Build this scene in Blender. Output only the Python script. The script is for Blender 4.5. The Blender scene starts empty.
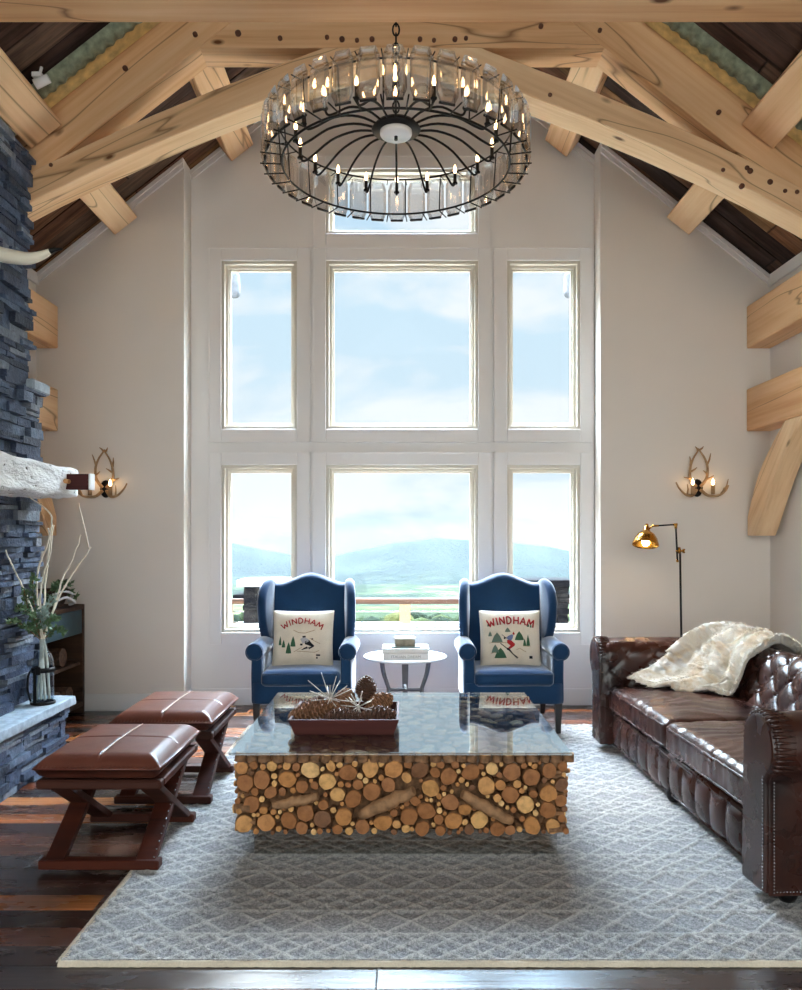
import bpy, bmesh, math, random
from mathutils import Vector, Matrix, noise
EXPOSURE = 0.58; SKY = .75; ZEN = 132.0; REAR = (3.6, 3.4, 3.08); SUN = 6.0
R = random.Random(7)
PI = math.pi
sc = bpy.context.scene
COL = sc.collection
H = 1.45          # eye height
def px(x, y, d):  # photo pixel at a depth -> point in the room
    return Vector(((x-402)*d/800.0, d, H+(537-y)*d/800.0))
def lerp(a, b, t): return a+(b-a)*t
def catmull(pts, n):
    P = [Vector(p) for p in pts]; out = []
    m = len(P)-1
    for i in range(n):
        t = i/(n-1)*m; k = min(int(t), m-1); u = t-k
        p0 = P[max(k-1, 0)]; p1 = P[k]; p2 = P[k+1]; p3 = P[min(k+2, m)]
        out.append(0.5*((2*p1)+(p2-p0)*u+(2*p0-5*p1+4*p2-p3)*u*u+(3*p1-p0-3*p2+p3)*u**3))
    return out
def interp(x, tab):
    if x <= tab[0][0]: return tab[0][1]
    for (a, b), (c, d) in zip(tab, tab[1:]):
        if x <= c: return lerp(b, d, (x-a)/(c-a))
    return tab[-1][1]

# ------------------------------------------------------------------ mesh builder
class MB:
    def __init__(s): s.v = []; s.f = []; s.m = []; s.s = []
    def add(s, vs, fs, mi=0, sm=False, M=None):
        o = len(s.v)
        s.v += [tuple((M @ Vector(p)) if M else p) for p in vs]
        for f in fs: s.f.append([i+o for i in f]); s.m.append(mi); s.s.append(sm)
        return s
    def bm(s, b, mi=0, sm=False, M=None):
        b.verts.index_update()
        s.add([v.co.copy() for v in b.verts], [[v.index for v in f.verts] for f in b.faces], mi, sm, M); b.free(); return s
    def box(s, c, d, bev=0.0, mi=0, M=None, sm=False, seg=1):
        b = bmesh.new(); bmesh.ops.create_cube(b, size=1)
        for v in b.verts: v.co = Vector((v.co.x*d[0], v.co.y*d[1], v.co.z*d[2]))
        if bev > 0: bmesh.ops.bevel(b, geom=b.edges[:], offset=bev, segments=seg, profile=.5, affect='EDGES')
        T = Matrix.Translation(c)
        return s.bm(b, mi, sm, (M @ T) if M else T)
    def box2(s, a, b_, bev=0.0, mi=0, M=None, sm=False, seg=1):
        return s.box([(p+q)/2 for p, q in zip(a, b_)], [abs(q-p) for p, q in zip(a, b_)], bev, mi, M, sm, seg)
    def tube(s, pts, r, n=8, mi=0, cap=True, sm=True, M=None, flat=1.0):
        P = [Vector(p) for p in pts]; k = len(P)
        rr = r if isinstance(r, (list, tuple)) else [r]*k
        vs = []; up = None
        for i, p in enumerate(P):
            t = (P[min(i+1, k-1)]-P[max(i-1, 0)])
            t = t.normalized() if t.length > 1e-9 else Vector((0, 0, 1))
            if up is None:
                a = Vector((0, 0, 1)) if abs(t.z) < .9 else Vector((1, 0, 0))
                up = (a-t*a.dot(t)).normalized()
            else:
                up = up-t*up.dot(t)
                up = up.normalized() if up.length > 1e-6 else t.orthogonal().normalized()
            sd = t.cross(up)
            for j in range(n):
                an = 2*PI*j/n
                vs.append(p+(sd*math.cos(an)*flat+up*math.sin(an))*rr[i])
        fs = [(i*n+j, i*n+(j+1) % n, (i+1)*n+(j+1) % n, (i+1)*n+j) for i in range(k-1) for j in range(n)]
        s.add(vs, fs, mi, sm, M)
        if cap:
            s.add(vs[:n], [tuple(range(n))], mi, False, M); s.add(vs[-n:], [tuple(range(n))], mi, False, M)
        return s
    def ring(s, c, rad, r, n=64, k=6, mi=0):
        vs = []; 
        for i in range(n):
            a = 2*PI*i/n
            for j in range(k):
                b = 2*PI*j/k
                q = rad+r*math.cos(b)
                vs.append((c[0]+q*math.cos(a), c[1]+q*math.sin(a), c[2]+r*math.sin(b)))
        fs = [(i*k+j, ((i+1) % n)*k+j, ((i+1) % n)*k+(j+1) % k, i*k+(j+1) % k) for i in range(n) for j in range(k)]
        return s.add(vs, fs, mi, True)
    def lathe(s, prof, c=(0, 0, 0), n=24, mi=0, sm=True, M=None):
        vs = []; k = len(prof)
        for i in range(n):
            a = 2*PI*i/n
            for (r, z) in prof: vs.append((c[0]+r*math.cos(a), c[1]+r*math.sin(a), c[2]+z))
        fs = [(i*k+j, ((i+1) % n)*k+j, ((i+1) % n)*k+j+1, i*k+j+1) for i in range(n) for j in range(k-1)]
        return s.add(vs, fs, mi, sm, M)
    def prism(s, poly, axis, a, b, bev=0.0, mi=0, sm=False, M=None, seg=1):
        # poly of 2D points; axis 'y': (x,z) extruded along y; 'x': (y,z) along x; 'z': (x,y) along z
        def P(p, t):
            return {'y': (p[0], t, p[1]), 'x': (t, p[0], p[1]), 'z': (p[0], p[1], t)}[axis]
        n = len(poly)
        bm_ = bmesh.new()
        A = [bm_.verts.new(P(p, a)) for p in poly]; B = [bm_.verts.new(P(p, b)) for p in poly]
        bm_.faces.new(A); bm_.faces.new(B[::-1])
        for i in range(n): bm_.faces.new((A[i], B[i], B[(i+1) % n], A[(i+1) % n]))
        bmesh.ops.recalc_face_normals(bm_, faces=bm_.faces[:])
        if bev > 0:
            es = [e for e in bm_.edges if len(e.link_faces) == 2 and e.calc_face_angle(0) > .6]
            bmesh.ops.bevel(bm_, geom=es, offset=bev, segments=seg, profile=.5, affect='EDGES')
        return s.bm(bm_, mi, sm, M)
    def grid(s, fn, nu, nv, mi=0, sm=True, closeu=False, M=None):
        vs = [fn(i/(nu if closeu else nu-1), j/(nv-1)) for i in range(nu) for j in range(nv)]
        fs = [((i % nu)*nv+j, ((i+1) % nu)*nv+j, ((i+1) % nu)*nv+j+1, (i % nu)*nv+j+1) for i in range(nu if closeu else nu-1) for j in range(nv-1)]
        return s.add(vs, fs, mi, sm, M)
    def ball(s, c, r, n=10, m=7, mi=0, M=None):
        if not isinstance(r, (list, tuple)): r = (r, r, r)
        def f(u, v):
            a = 2*PI*u; b = PI*(v-.5)
            return (c[0]+r[0]*math.cos(b)*math.cos(a), c[1]+r[1]*math.cos(b)*math.sin(a), c[2]+r[2]*math.sin(b))
        return s.grid(f, n, m, mi, True, True, M)
    def rbox(s, c, d, r, n=12, disp=None, mi=0, M=None):
        # rounded box, n cells per side; disp(p, normal) -> offset vector
        b = bmesh.new(); bmesh.ops.create_cube(b, size=2)
        bmesh.ops.subdivide_edges(b, edges=b.edges[:], cuts=n, use_grid_fill=True)
        h = [q/2 for q in d]; rr = min([r]+h)
        for v in b.verts:
            p = Vector([math.sin(v.co[i]*PI/2*.999)*h[i] if False else v.co[i]*h[i] for i in range(3)])
            q = Vector([max(-(h[i]-rr), min(h[i]-rr, p[i])) for i in range(3)])
            nn = (p-q)
            nn = nn.normalized() if nn.length > 1e-7 else Vector((0, 0, 1))
            if nn.length > 0 and (p-q).length > 1e-7: p = q+nn*rr
            p = p+Vector(c)
            if disp: p = p+disp(p, nn)
            v.co = p
        return s.bm(b, mi, True, M)
    def build(s, name, mats, parent=None, recalc=True, mw=None):
        me = bpy.data.meshes.new(name)
        me.from_pydata(s.v, [], s.f)
        if not isinstance(mats, (list, tuple)): mats = [mats]
        for m in mats: me.materials.append(m)
        me.polygons.foreach_set('material_index', s.m)
        me.polygons.foreach_set('use_smooth', s.s)
        if recalc:
            b = bmesh.new(); b.from_mesh(me)
            bmesh.ops.remove_doubles(b, verts=b.verts[:], dist=1e-6)
            bmesh.ops.recalc_face_normals(b, faces=b.faces[:]); b.to_mesh(me); b.free()
        me.update()
        o = bpy.data.objects.new(name, me); COL.objects.link(o)
        if mw is not None: o.matrix_world = mw
        if parent is not None:
            o.parent = parent
        return o

def tag(o, label, cat, group=None, kind=None):
    if label: o['label'] = label
    if cat: o['category'] = cat
    if group: o['group'] = group
    if kind: o['kind'] = kind
    return o
def thing(name, label, cat, loc=(0, 0, 0), rz=0, group=None, kind=None):
    o = bpy.data.objects.new(name, None); COL.objects.link(o)
    o.empty_display_size = .1
    o.location = loc; o.rotation_euler = (0, 0, rz)
    return tag(o, label, cat, group, kind)
def struct(o): o['kind'] = 'structure'; return o
def kids(o): return [c for c in COL.objects if c.parent == o]
def dup(root, loc, rz, label, group=None, name=None):
    r = root.copy(); COL.objects.link(r); r.location = loc; r.rotation_euler = (0, 0, rz); r['label'] = label
    if group: r['group'] = group
    for ch in kids(root):
        c = ch.copy(); COL.objects.link(c); c.parent = r
        for g in kids(ch):
            d = g.copy(); COL.objects.link(d); d.parent = c
    return r
class Rel:  # build in world coordinates under a root that has its own place
    def __init__(s, root): s.i = (Matrix.Translation(root.location) @ Matrix.Rotation(root.rotation_euler.z, 4, 'Z')).inverted(); s.root = root
    def __call__(s, name, mb, mats, parent=None, label=None):
        mb.v = [tuple(s.i @ Vector(p)) for p in mb.v]
        o = mb.build(name, mats, parent or s.root)
        if label: o['label'] = label
        return o

# ------------------------------------------------------------------ materials
class NT:
    def __init__(s, name):
        s.m = bpy.data.materials.new(name); s.m.use_nodes = True
        s.t = s.m.node_tree; s.t.nodes.clear()
        s.out = s('OutputMaterial')
    def __call__(s, ty, ins=None, **at):
        n = s.t.nodes.new('ShaderNode'+ty)
        for k, v in at.items(): setattr(n, k, v)
        for k, v in (ins or {}).items(): s.set(n.inputs[k], v)
        return n
    def set(s, sock, v):
        if isinstance(v, bpy.types.NodeSocket): s.t.links.new(v, sock)
        elif isinstance(v, bpy.types.Node): s.t.links.new(v.outputs[0], sock)
        else: sock.default_value = v
    def math(s, op, a, b=0.0, c=0.0): return s('Math', {0: a, 1: b, 2: c}, operation=op).outputs[0]
    def mix(s, f, a, b, mode='MIX'): return s('MixRGB', {'Fac': f, 'Color1': a, 'Color2': b}, blend_type=mode).outputs[0]
    def ramp(s, f, st, ip='LINEAR'):
        n = s('ValToRGB', {'Fac': f}); r = n.color_ramp; r.interpolation = ip
        while len(r.elements) < len(st): r.elements.new(.5)
        for e, (p, c) in zip(r.elements, st): e.position = p; e.color = c
        return n.outputs[0]
    def co(s, sc=(1, 1, 1), rot=(0, 0, 0), loc=(0, 0, 0), src='Object'):
        t = s('TexCoord'); return s('Mapping', {'Vector': t.outputs[src], 'Scale': sc, 'Rotation': rot, 'Location': loc}).outputs[0]
    def noise(s, v, scale, det=3, rough=.5, dist=0): return s('TexNoise', {'Vector': v, 'Scale': scale, 'Detail': det, 'Roughness': rough, 'Distortion': dist}).outputs[0]
    def bsdf(s, **k):
        b = s('BsdfPrincipled')
        names = dict(col='Base Color', rough='Roughness', metal='Metallic', spec='Specular IOR Level', trans='Transmission Weight', coat='Coat Weight',
                     coatr='Coat Roughness', sheen='Sheen Weight', sheenr='Sheen Roughness', em='Emission Color', ems='Emission Strength', ior='IOR', nor='Normal', alpha='Alpha', sub='Subsurface Weight')
        for a, v in k.items(): s.set(b.inputs[names[a]], v)
        s.t.links.new(b.outputs[0], s.out.inputs[0]); s.b = b
        return s.m
    def bump(s, h, st=.3, dist=.01): return s('Bump', {'Height': h, 'Strength': st, 'Distance': dist}).outputs[0]
def C(r, g, b): # sRGB 0-255 -> linear
    f = lambda c: (c/255/12.92) if c/255 <= .04045 else ((c/255+.055)/1.055)**2.4
    return (f(r), f(g), f(b), 1)
def plain(name, c, rough=.5, metal=0, var=.12, scale=12, spec=.5, bump=0, **k):
    t = NT(name); n = t.noise(t.co(), scale, 4)
    d = tuple(x*(1-var) for x in c[:3])+(1,); l = tuple(min(1, x*(1+var)) for x in c[:3])+(1,)
    kw = dict(col=t.ramp(n, [(.3, d), (.7, l)]), rough=rough, metal=metal, spec=spec); kw.update(k)
    if bump: kw['nor'] = t.bump(n, bump)
    return t.bsdf(**kw)

def timber(name, a, b, c, knots=True):
    t = NT(name)
    oi = t('ObjectInfo').outputs['Random']
    off = t('CombineXYZ', {0: t.math('MULTIPLY', oi, 37.0), 1: t.math('MULTIPLY', oi, 11.0), 2: t.math('MULTIPLY', oi, 5.0)})
    base = t('VectorMath', {0: t.co(), 1: off}, operation='ADD').outputs[0]
    g1 = t('Mapping', {'Vector': base, 'Scale': (.5, 5, 5)}).outputs[0]
    g2 = t('Mapping', {'Vector': base, 'Scale': (1.2, 40, 40)}).outputs[0]
    n1 = t.noise(g1, 1.3, 3, .5, .5); n2 = t.noise(g2, 1.0, 3, .6)
    col = t.ramp(t.math('ADD', t.math('MULTIPLY', n1, .65), t.math('MULTIPLY', n2, .35)), [(.3, c), (.5, b), (.7, a)])
    h = n2
    if knots:
        kv = t('Mapping', {'Vector': base, 'Scale': (1.9, 4.2, 4.2)}).outputs[0]
        vo = t('TexVoronoi', {'Vector': kv, 'Scale': 1.0}).outputs['Distance']
        km = t.ramp(vo, [(.04, (1, 1, 1, 1)), (.06, (.6, .6, .6, 1)), (.10, (0, 0, 0, 1))])
        col = t.mix(km, col, (c[0]*.22, c[1]*.16, c[2]*.12, 1))
        # drying check along the grain
        cv = t('Mapping', {'Vector': base, 'Scale': (.35, 3.4, 3.4)}).outputs[0]
        cr = t.noise(cv, 1.0, 2, .4, .3)
        cm = t.ramp(t.math('ABSOLUTE', t.math('SUBTRACT', cr, .5)), [(.0, (.75, .75, .75, 1)), (.006, (0, 0, 0, 1))])
        col = t.mix(cm, col, (c[0]*.25, c[1]*.2, c[2]*.15, 1))
    hs = t('HueSaturation', {'Hue': t.math('ADD', t.math('MULTIPLY', oi, -.012), .503), 'Saturation': t.math('ADD', t.math('MULTIPLY', oi, .18), .95), 'Value': t.math('ADD', t.math('MULTIPLY', oi, -.10), 1.03), 'Color': col}).outputs[0]
    return t.bsdf(col=hs, rough=.6, spec=.25, nor=t.bump(h, .12, .004))
PINE = timber('pine_timber', C(241, 209, 168), C(231, 193, 150), C(208, 163, 120))
PINE2 = timber('pine_timber_sawn', C(226, 192, 150), C(212, 172, 128), C(186, 142, 98))
MAHOG = timber('mahogany_wood', C(84, 44, 28), C(64, 32, 22), C(40, 20, 15), False)
DARKWOOD = timber('dark_cabinet_wood', C(86, 60, 42), C(64, 44, 32), C(40, 28, 22))
TRAYWOOD = timber('tray_wood', C(92, 46, 40), C(70, 34, 32), C(44, 22, 22), False)

def planks(name, rowax, w, length, cols, rough, bumpst, gap=.02, rowoff=0.0, spec=.5):
    t = NT(name)
    sx = t('SeparateXYZ', {0: t.co()})
    along, across = (sx.outputs[0], sx.outputs[1]) if rowax == 'y' else (sx.outputs[1], sx.outputs[0])
    v = t.math('DIVIDE', t.math('ADD', across, rowoff), w); row = t.math('FLOOR', v)
    rr = t('TexWhiteNoise', {'W': row}, noise_dimensions='1D').outputs[0]
    u = t.math('ADD', t.math('DIVIDE', along, length), t.math('MULTIPLY', rr, 7.3)); cl = t.math('FLOOR', u)
    idv = t('CombineXYZ', {0: row, 1: cl, 2: 0.0})
    wn = t('TexWhiteNoise', {'Vector': idv}, noise_dimensions='3D')
    base = t.ramp(wn.outputs[0], [(i/len(cols), c) for i, c in enumerate(cols)], 'CONSTANT')
    gv = t('CombineXYZ', {0: t.math('MULTIPLY', along, 1.4), 1: t.math('MULTIPLY', across, 30.0), 2: t.math('MULTIPLY', wn.outputs[0], 40.0)})
    g = t.noise(gv, 1.0, 5, .6, .6)
    gv2 = t('CombineXYZ', {0: t.math('MULTIPLY', along, 3.0), 1: t.math('MULTIPLY', across, 9.0), 2: t.math('MULTIPLY', wn.outputs[0], 40.0)})
    g2 = t.noise(gv2, 1.0, 4, .6)
    col = t.mix(.85, base, t.ramp(g, [(.25, (.25, .22, .2, 1)), (.5, (.85, .85, .85, 1)), (.75, (1.5, 1.35, 1.2, 1))]), 'MULTIPLY')
    col = t.mix(.8, col, t.ramp(g2, [(.3, (.35, .33, .32, 1)), (.6, (1.1, 1.1, 1.1, 1))]), 'MULTIPLY')
    fv = t.math('FRACT', v); fu = t.math('FRACT', u)
    ev = t.math('MINIMUM', fv, t.math('SUBTRACT', 1.0, fv)); eu = t.math('MULTIPLY', t.math('MINIMUM', fu, t.math('SUBTRACT', 1.0, fu)), length/w)
    e = t.math('MINIMUM', ev, eu)
    line = t.ramp(e, [(0, (0, 0, 0, 1)), (gap, (1, 1, 1, 1))])
    col = t.mix(1, col, t.mix(.85, (1, 1, 1, 1), line), 'MULTIPLY')
    hh = t.math('ADD', t.math('MULTIPLY', g, .35), line)
    rg = t.ramp(g2, [(.3, (rough*1.4,)*3+(1,)), (.7, (rough*.8,)*3+(1,))])
    return t.bsdf(col=col, rough=rg, spec=spec, nor=t.bump(hh, bumpst, .006))
FLOOR = planks('reclaimed_floor', 'y', .135, 1.5, [C(88, 52, 36), C(134, 74, 42), C(62, 42, 36), C(158, 92, 52), C(100, 60, 44), C(78, 56, 50), C(168, 106, 62), C(114, 62, 38), C(56, 42, 38)], .24, .35)
CEIL = planks('reclaimed_ceiling', 'y', .2, 2.3, [C(110, 74, 54), C(80, 58, 48), C(128, 88, 62), C(62, 46, 40), C(98, 76, 62), C(138, 102, 68)], .8, .6, .05, spec=.2)
GOLDB = plain('golden_board', C(232, 206, 140), .7, var=.25, scale=14, bump=.3)
GREENB = plain('weathered_green_board', C(132, 140, 116), .75, var=.4, scale=22, bump=.4)
WALL = plain('wall_paint', C(226, 219, 211), .75, var=.01, scale=3, spec=.2)
WALLC = plain('trim_paint', C(232, 229, 226), .45, var=.01, scale=3, spec=.35)
SASH = plain('window_sash', C(200, 192, 178), .5, var=.01)
WHITE = plain('white_lacquer', C(240, 240, 240), .25, var=.01)
BLACK = plain('black_iron', C(22, 21, 22), .45, .6, var=.2)
BRASS = plain('brass', C(196, 142, 62), .22, 1.0, var=.08)
STEEL = plain('steel', C(170, 172, 176), .25, 1.0, var=.05)
GREYW = plain('grey_wood', C(104, 104, 108), .45, var=.15)
MIRROR = plain('mirror', C(225, 225, 222), .03, 1.0, var=.01)
NAVY = None
def fabric(name, c, sheen=.4, sc_=260, rough=.9, bump=.25):
    t = NT(name); v = t.co()
    w = t.noise(v, sc_, 2); n = t.noise(v, 6, 3)
    d = tuple(x*.82 for x in c[:3])+(1,); l = tuple(min(1, x*1.15) for x in c[:3])+(1,)
    col = t.mix(.35, t.ramp(n, [(.3, d), (.7, l)]), t.ramp(w, [(.35, d), (.65, l)]))
    return t.bsdf(col=col, rough=rough, sheen=sheen, sheenr=.4, spec=.25, nor=t.bump(w, bump, .002))
NAVY = fabric('navy_velvet', C(22, 54, 88), .7)
LINEN = fabric('natural_linen', C(214, 202, 182), .2, 160)
def leather(name, a, b, rough, sc_=90):
    t = NT(name); v = t.co()
    n = t.noise(v, 3.2, 4, .6); pores = t('TexVoronoi', {'Vector': v, 'Scale': sc_*2.2}).outputs['Distance']
    wr = t.noise(v, 24, 4, .6, .8)
    rg = t.math('ADD', t.math('MULTIPLY', t.noise(v, 7, 3), .22), rough-.1)
    h = t.math('ADD', t.math('MULTIPLY', pores, .25), wr)
    return t.bsdf(col=t.ramp(n, [(.32, b), (.66, a)]), rough=rg, spec=.55, nor=t.bump(h, .16, .004))
LEATHER = leather('chesterfield_leather', C(72, 38, 28), C(30, 18, 18), .26)
LEATHER2 = leather('stool_leather', C(112, 62, 46), C(84, 44, 36), .34)
def stonem(name, cols, rough=.7, spec=.5):
    t = NT(name); v = t.co()
    ri = t('NewGeometry').outputs['Random Per Island']
    n = t.noise(v, 14, 6, .65); n2 = t.noise(v, 60, 4, .6)
    base = t.ramp(ri, [(i/len(cols), c) for i, c in enumerate(cols)], 'CONSTANT')
    col = t.mix(.8, base, t.ramp(n, [(.3, (.45, .45, .48, 1)), (.55, (1, 1, 1, 1)), (.75, (1.8, 1.75, 1.65, 1))]), 'MULTIPLY')
    return t.bsdf(col=col, rough=rough, spec=spec, nor=t.bump(t.math('ADD', n, t.math('MULTIPLY', n2, .5)), .9, .02))
STONE = stonem('ledgestone', [C(54, 66, 90), C(70, 86, 112), C(40, 50, 68), C(88, 102, 124), C(48, 60, 86), C(112, 120, 132), C(60, 74, 100)], .6)
SLAB = plain('bluestone_slab', C(150, 162, 172), .55, var=.25, scale=20, bump=.5)
def whitewash():
    t = NT('whitewashed_timber'); v = t.co((9, 2.2, 9)); v2 = t.co((30, 16, 30))
    n = t.noise(v, 1.5, 5, .65, .8); p = t.noise(v2, 1.2, 3, .6)
    col = t.ramp(n, [(.26, C(170, 164, 154)), (.38, C(236, 235, 231)), (.7, C(245, 245, 244))])
    col = t.mix(t.ramp(p, [(.30, (1, 1, 1, 1)), (.36, (0, 0, 0, 1))]), col, C(70, 62, 52))
    return t.bsdf(col=col, rough=.7, nor=t.bump(t.math('ADD', n, p), .8, .02))
WWASH = whitewash()
def glassm(name, tint=(1, 1, 1, 1), rough=0.0, ior=1.45):
    t = NT(name); g = t('BsdfGlass', {'Color': tint, 'Roughness': rough, 'IOR': ior})
    t.t.links.new(g.outputs[0], t.out.inputs[0]); return t.m
def panem(name, tint=(1, 1, 1, 1), f=1.5):
    t = NT(name); tr = t('BsdfTransparent', {'Color': tint}); gl = t('BsdfGlossy', {'Color': (1, 1, 1, 1), 'Roughness': 0.0})
    bf = t('NewGeometry').outputs['Backfacing']; io = t.math('ADD', t.math('MULTIPLY', bf, 1/f-f), f)
    fr = t('Fresnel', {'IOR': io}); mx = t('MixShader', {0: fr.outputs[0], 1: tr.outputs[0], 2: gl.outputs[0]})
    t.t.links.new(mx.outputs[0], t.out.inputs[0]); return t.m
PANE = panem('window_glass', (.97, .985, .99, 1), 1.1)
TABLEGLASS = panem('table_glass', (.74, .79, .81, 1), 3.8)
BOTTLE = panem('bottle_glass', (.82, .87, .9, 1), 1.5)
def crystalm():
    t = NT('smoky_crystal'); g = t('BsdfGlass', {'Color': (.97, .95, .93, 1), 'Roughness': 0.0, 'IOR': 1.45})
    tr = t('BsdfTransparent', {'Color': (.975, .965, .955, 1)}); gl = t('BsdfGlossy', {'Color': (1, 1, 1, 1), 'Roughness': 0.0})
    io = t.math('ADD', t.math('MULTIPLY', t('NewGeometry').outputs['Backfacing'], 1/1.6-1.6), 1.6)
    th = t('MixShader', {0: t('Fresnel', {'IOR': io}).outputs[0], 1: tr.outputs[0], 2: gl.outputs[0]})
    mx = t('MixShader', {0: .45, 1: th.outputs[0], 2: g.outputs[0]}); t.t.links.new(mx.outputs[0], t.out.inputs[0]); return t.m
CRYSTAL = crystalm()
def emit(name, c, s):
    t = NT(name); e = t('Emission', {'Color': c, 'Strength': s}); t.t.links.new(e.outputs[0], t.out.inputs[0]); return t.m
FLAME = emit('candle_bulb', (1, .62, .28, 1), 14)
LAMPB = emit('lamp_bulb', (1, .8, .45, 1), 30)
LOGEND = None
def logm():
    t = NT('log_cut_end'); v = t.co(); ri = t('NewGeometry').outputs['Random Per Island']
    n = t.noise(v, 30, 4, .6)
    base = t.ramp(ri, [(0, C(214, 164, 104)), (.18, C(190, 132, 78)), (.36, C(226, 182, 124)), (.5, C(160, 106, 64)), (.62, C(204, 150, 92)), (.8, C(124, 84, 56)), (.9, C(222, 172, 110))], 'CONSTANT')
    rim = t.mix(.7, base, t.ramp(n, [(.3, (.5, .45, .4, 1)), (.55, (1, 1, 1, 1)), (.8, (1.2, 1.15, 1.1, 1))]), 'MULTIPLY')
    return t.bsdf(col=rim, rough=.6, spec=.3, nor=t.bump(n, .3, .004))
LOGEND = logm()
BARK = plain('log_bark', C(128, 92, 62), .8, var=.5, scale=40, bump=.6)
DBARK = plain('dark_bark', C(78, 56, 42), .85, var=.5, scale=40, bump=.6)
DRIFT = plain('driftwood', C(150, 112, 78), .75, var=.4, scale=25, bump=.6)
CONE = plain('pine_cone_scale', C(128, 88, 60), .7, var=.5, scale=60, bump=.3)
CONED = plain('dark_pine_cone_scale', C(92, 62, 48), .7, var=.5, scale=60, bump=.3)
TWIG = plain('pale_twig', C(236, 226, 208), .6, var=.1, scale=30)
LEAF = plain('green_leaf', C(84, 110, 74), .55, var=.4, scale=9)
LEAF2 = plain('silver_leaf', C(150, 168, 160), .55, var=.3, scale=9)
TEAL = plain('teal_paint', C(38, 66, 76), .5, var=.2)
ANTLER = plain('antler', C(164, 132, 96), .55, var=.35, scale=18, bump=.2)
HORN = plain('horn', C(236, 228, 208), .3, var=.08, scale=5)
RED = fabric('red_yarn', C(168, 40, 44), .1, 300)
GREEN = fabric('green_yarn', C(62, 98, 74), .1, 300)
GREENG = fabric('grey_green_yarn', C(104, 124, 112), .1, 300)
INK = fabric('black_yarn', C(30, 32, 36), .1, 300)
BLUEY = fabric('blue_yarn', C(112, 122, 160), .1, 300)
GREYY = fabric('grey_yarn', C(176, 176, 180), .1, 300)
TANY = fabric('tan_yarn', C(176, 150, 118), .1, 300)
PEGM = plain('dark_peg', C(96, 56, 36), .6, var=.3)

# ------------------------------------------------------------------ camera, world, sun
cam = bpy.data.cameras.new('camera'); cam.sensor_width = 36; cam.lens = 800/990*36
cam.shift_x = -1/990; cam.shift_y = 42/990; cam.clip_end = 20000; cam.clip_start = .05
co_ = bpy.data.objects.new('camera', cam); COL.objects.link(co_); co_.location = (0, 0, H); co_.rotation_euler = (PI/2, 0, 0)
sc.camera = co_
sc.view_settings.view_transform = 'Standard'; sc.view_settings.look = 'None'; sc.view_settings.gamma = 1; sc.view_settings.exposure = EXPOSURE
sc.view_settings.use_curve_mapping = False
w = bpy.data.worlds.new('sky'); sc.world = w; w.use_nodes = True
class WT(NT):
    def __init__(s, tree): s.t = tree; s.t.nodes.clear(); s.out = s('OutputWorld')
t = WT(w.node_tree)
dirn = t('TexCoord').outputs['Generated']
sx = t('SeparateXYZ', {0: dirn}); dy, dz = sx.outputs[1], sx.outputs[2]
cv = t('Mapping', {'Vector': dirn, 'Scale': (2.2, 2.2, 6.5), 'Location': (.35, .1, .42)}).outputs[0]
cl = t.noise(cv, 1.7, 6, .55, .4)
clm = t.ramp(cl, [(.43, (0, 0, 0, 1)), (.56, (1, 1, 1, 1))])
blue = t.ramp(dz, [(0, C(196, 216, 228)), (.12, C(208, 228, 240)), (.28, C(204, 228, 243)), (.6, C(160, 198, 230)), (1, C(120, 168, 220))])
skyc = t.mix(clm, blue, C(238, 243, 246))
# brightness: boosted high in front, plus added warm fill from behind the camera
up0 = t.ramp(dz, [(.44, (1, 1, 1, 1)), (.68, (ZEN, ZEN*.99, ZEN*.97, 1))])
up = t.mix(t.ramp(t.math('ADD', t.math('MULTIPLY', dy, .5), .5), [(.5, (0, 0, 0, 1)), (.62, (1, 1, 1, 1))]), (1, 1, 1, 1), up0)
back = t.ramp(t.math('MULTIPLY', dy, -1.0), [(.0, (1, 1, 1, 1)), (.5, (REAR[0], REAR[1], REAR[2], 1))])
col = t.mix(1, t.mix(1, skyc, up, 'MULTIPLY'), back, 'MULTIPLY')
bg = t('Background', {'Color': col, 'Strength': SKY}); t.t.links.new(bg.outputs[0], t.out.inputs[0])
sun = bpy.data.lights.new('sun', 'SUN'); sun.energy = SUN; sun.angle = .01; sun.color = (1, .95, .86)
so = bpy.data.objects.new('sun', sun); COL.objects.link(so); so.rotation_euler = Vector((1.0, .10, -.95)).to_track_quat('-Z', 'Y').to_euler()

# ------------------------------------------------------------------ room shell
XL, XR, YS, YB, YO = -3.05, 3.07, 6.67, 6.90, 7.08
JL, JR = -1.818, 1.655
YF = -2.6
PITCH = .787
def roof(x): return 6.03-PITCH*abs(x)
struct(MB().box2((XL-.15, YF, -.12), (XR+.15, YO, 0)).build('floor', FLOOR))
# ceiling: boards down both slopes, a real board each, slightly uneven
mb = MB(); y = YF; k = 0
rb = random.Random(3)
while y < YO:
    y2 = min(y+.2, YO)
    for sgn in (-1, 1):
        dz_ = rb.uniform(0, .014)
        x1 = (XR if sgn > 0 else -XL)+.12
        poly = [(0, roof(0)-dz_*0), (sgn*x1, roof(x1)-0), (sgn*x1, roof(x1)+.06), (0, roof(0)+.06)]
        poly[0] = (0, roof(0)+dz_); poly[1] = (sgn*x1, roof(x1)+dz_)
        mb.prism(poly, 'y', y+.004, y2-.004)
    y = y2; k += 1
for sgn in (-1, 1):   # sheathing above the boards
    x1 = (XR if sgn > 0 else -XL)+.12
    mb.prism([(0, roof(0)+.05), (sgn*x1, roof(x1)+.05), (sgn*x1, roof(x1)+.14), (0, roof(0)+.14)], 'y', YF, YO)
struct(mb.build('ceiling', CEIL))
# side walls
struct(MB().box2((XL-.15, YF, 0), (XL, YO, roof(XL)+.02)).build('wall_left', WALL))
struct(MB().box2((XR, YF, 0), (XR+.15, YO, roof(XR)+.02)).build('wall_right', WALL))
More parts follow.
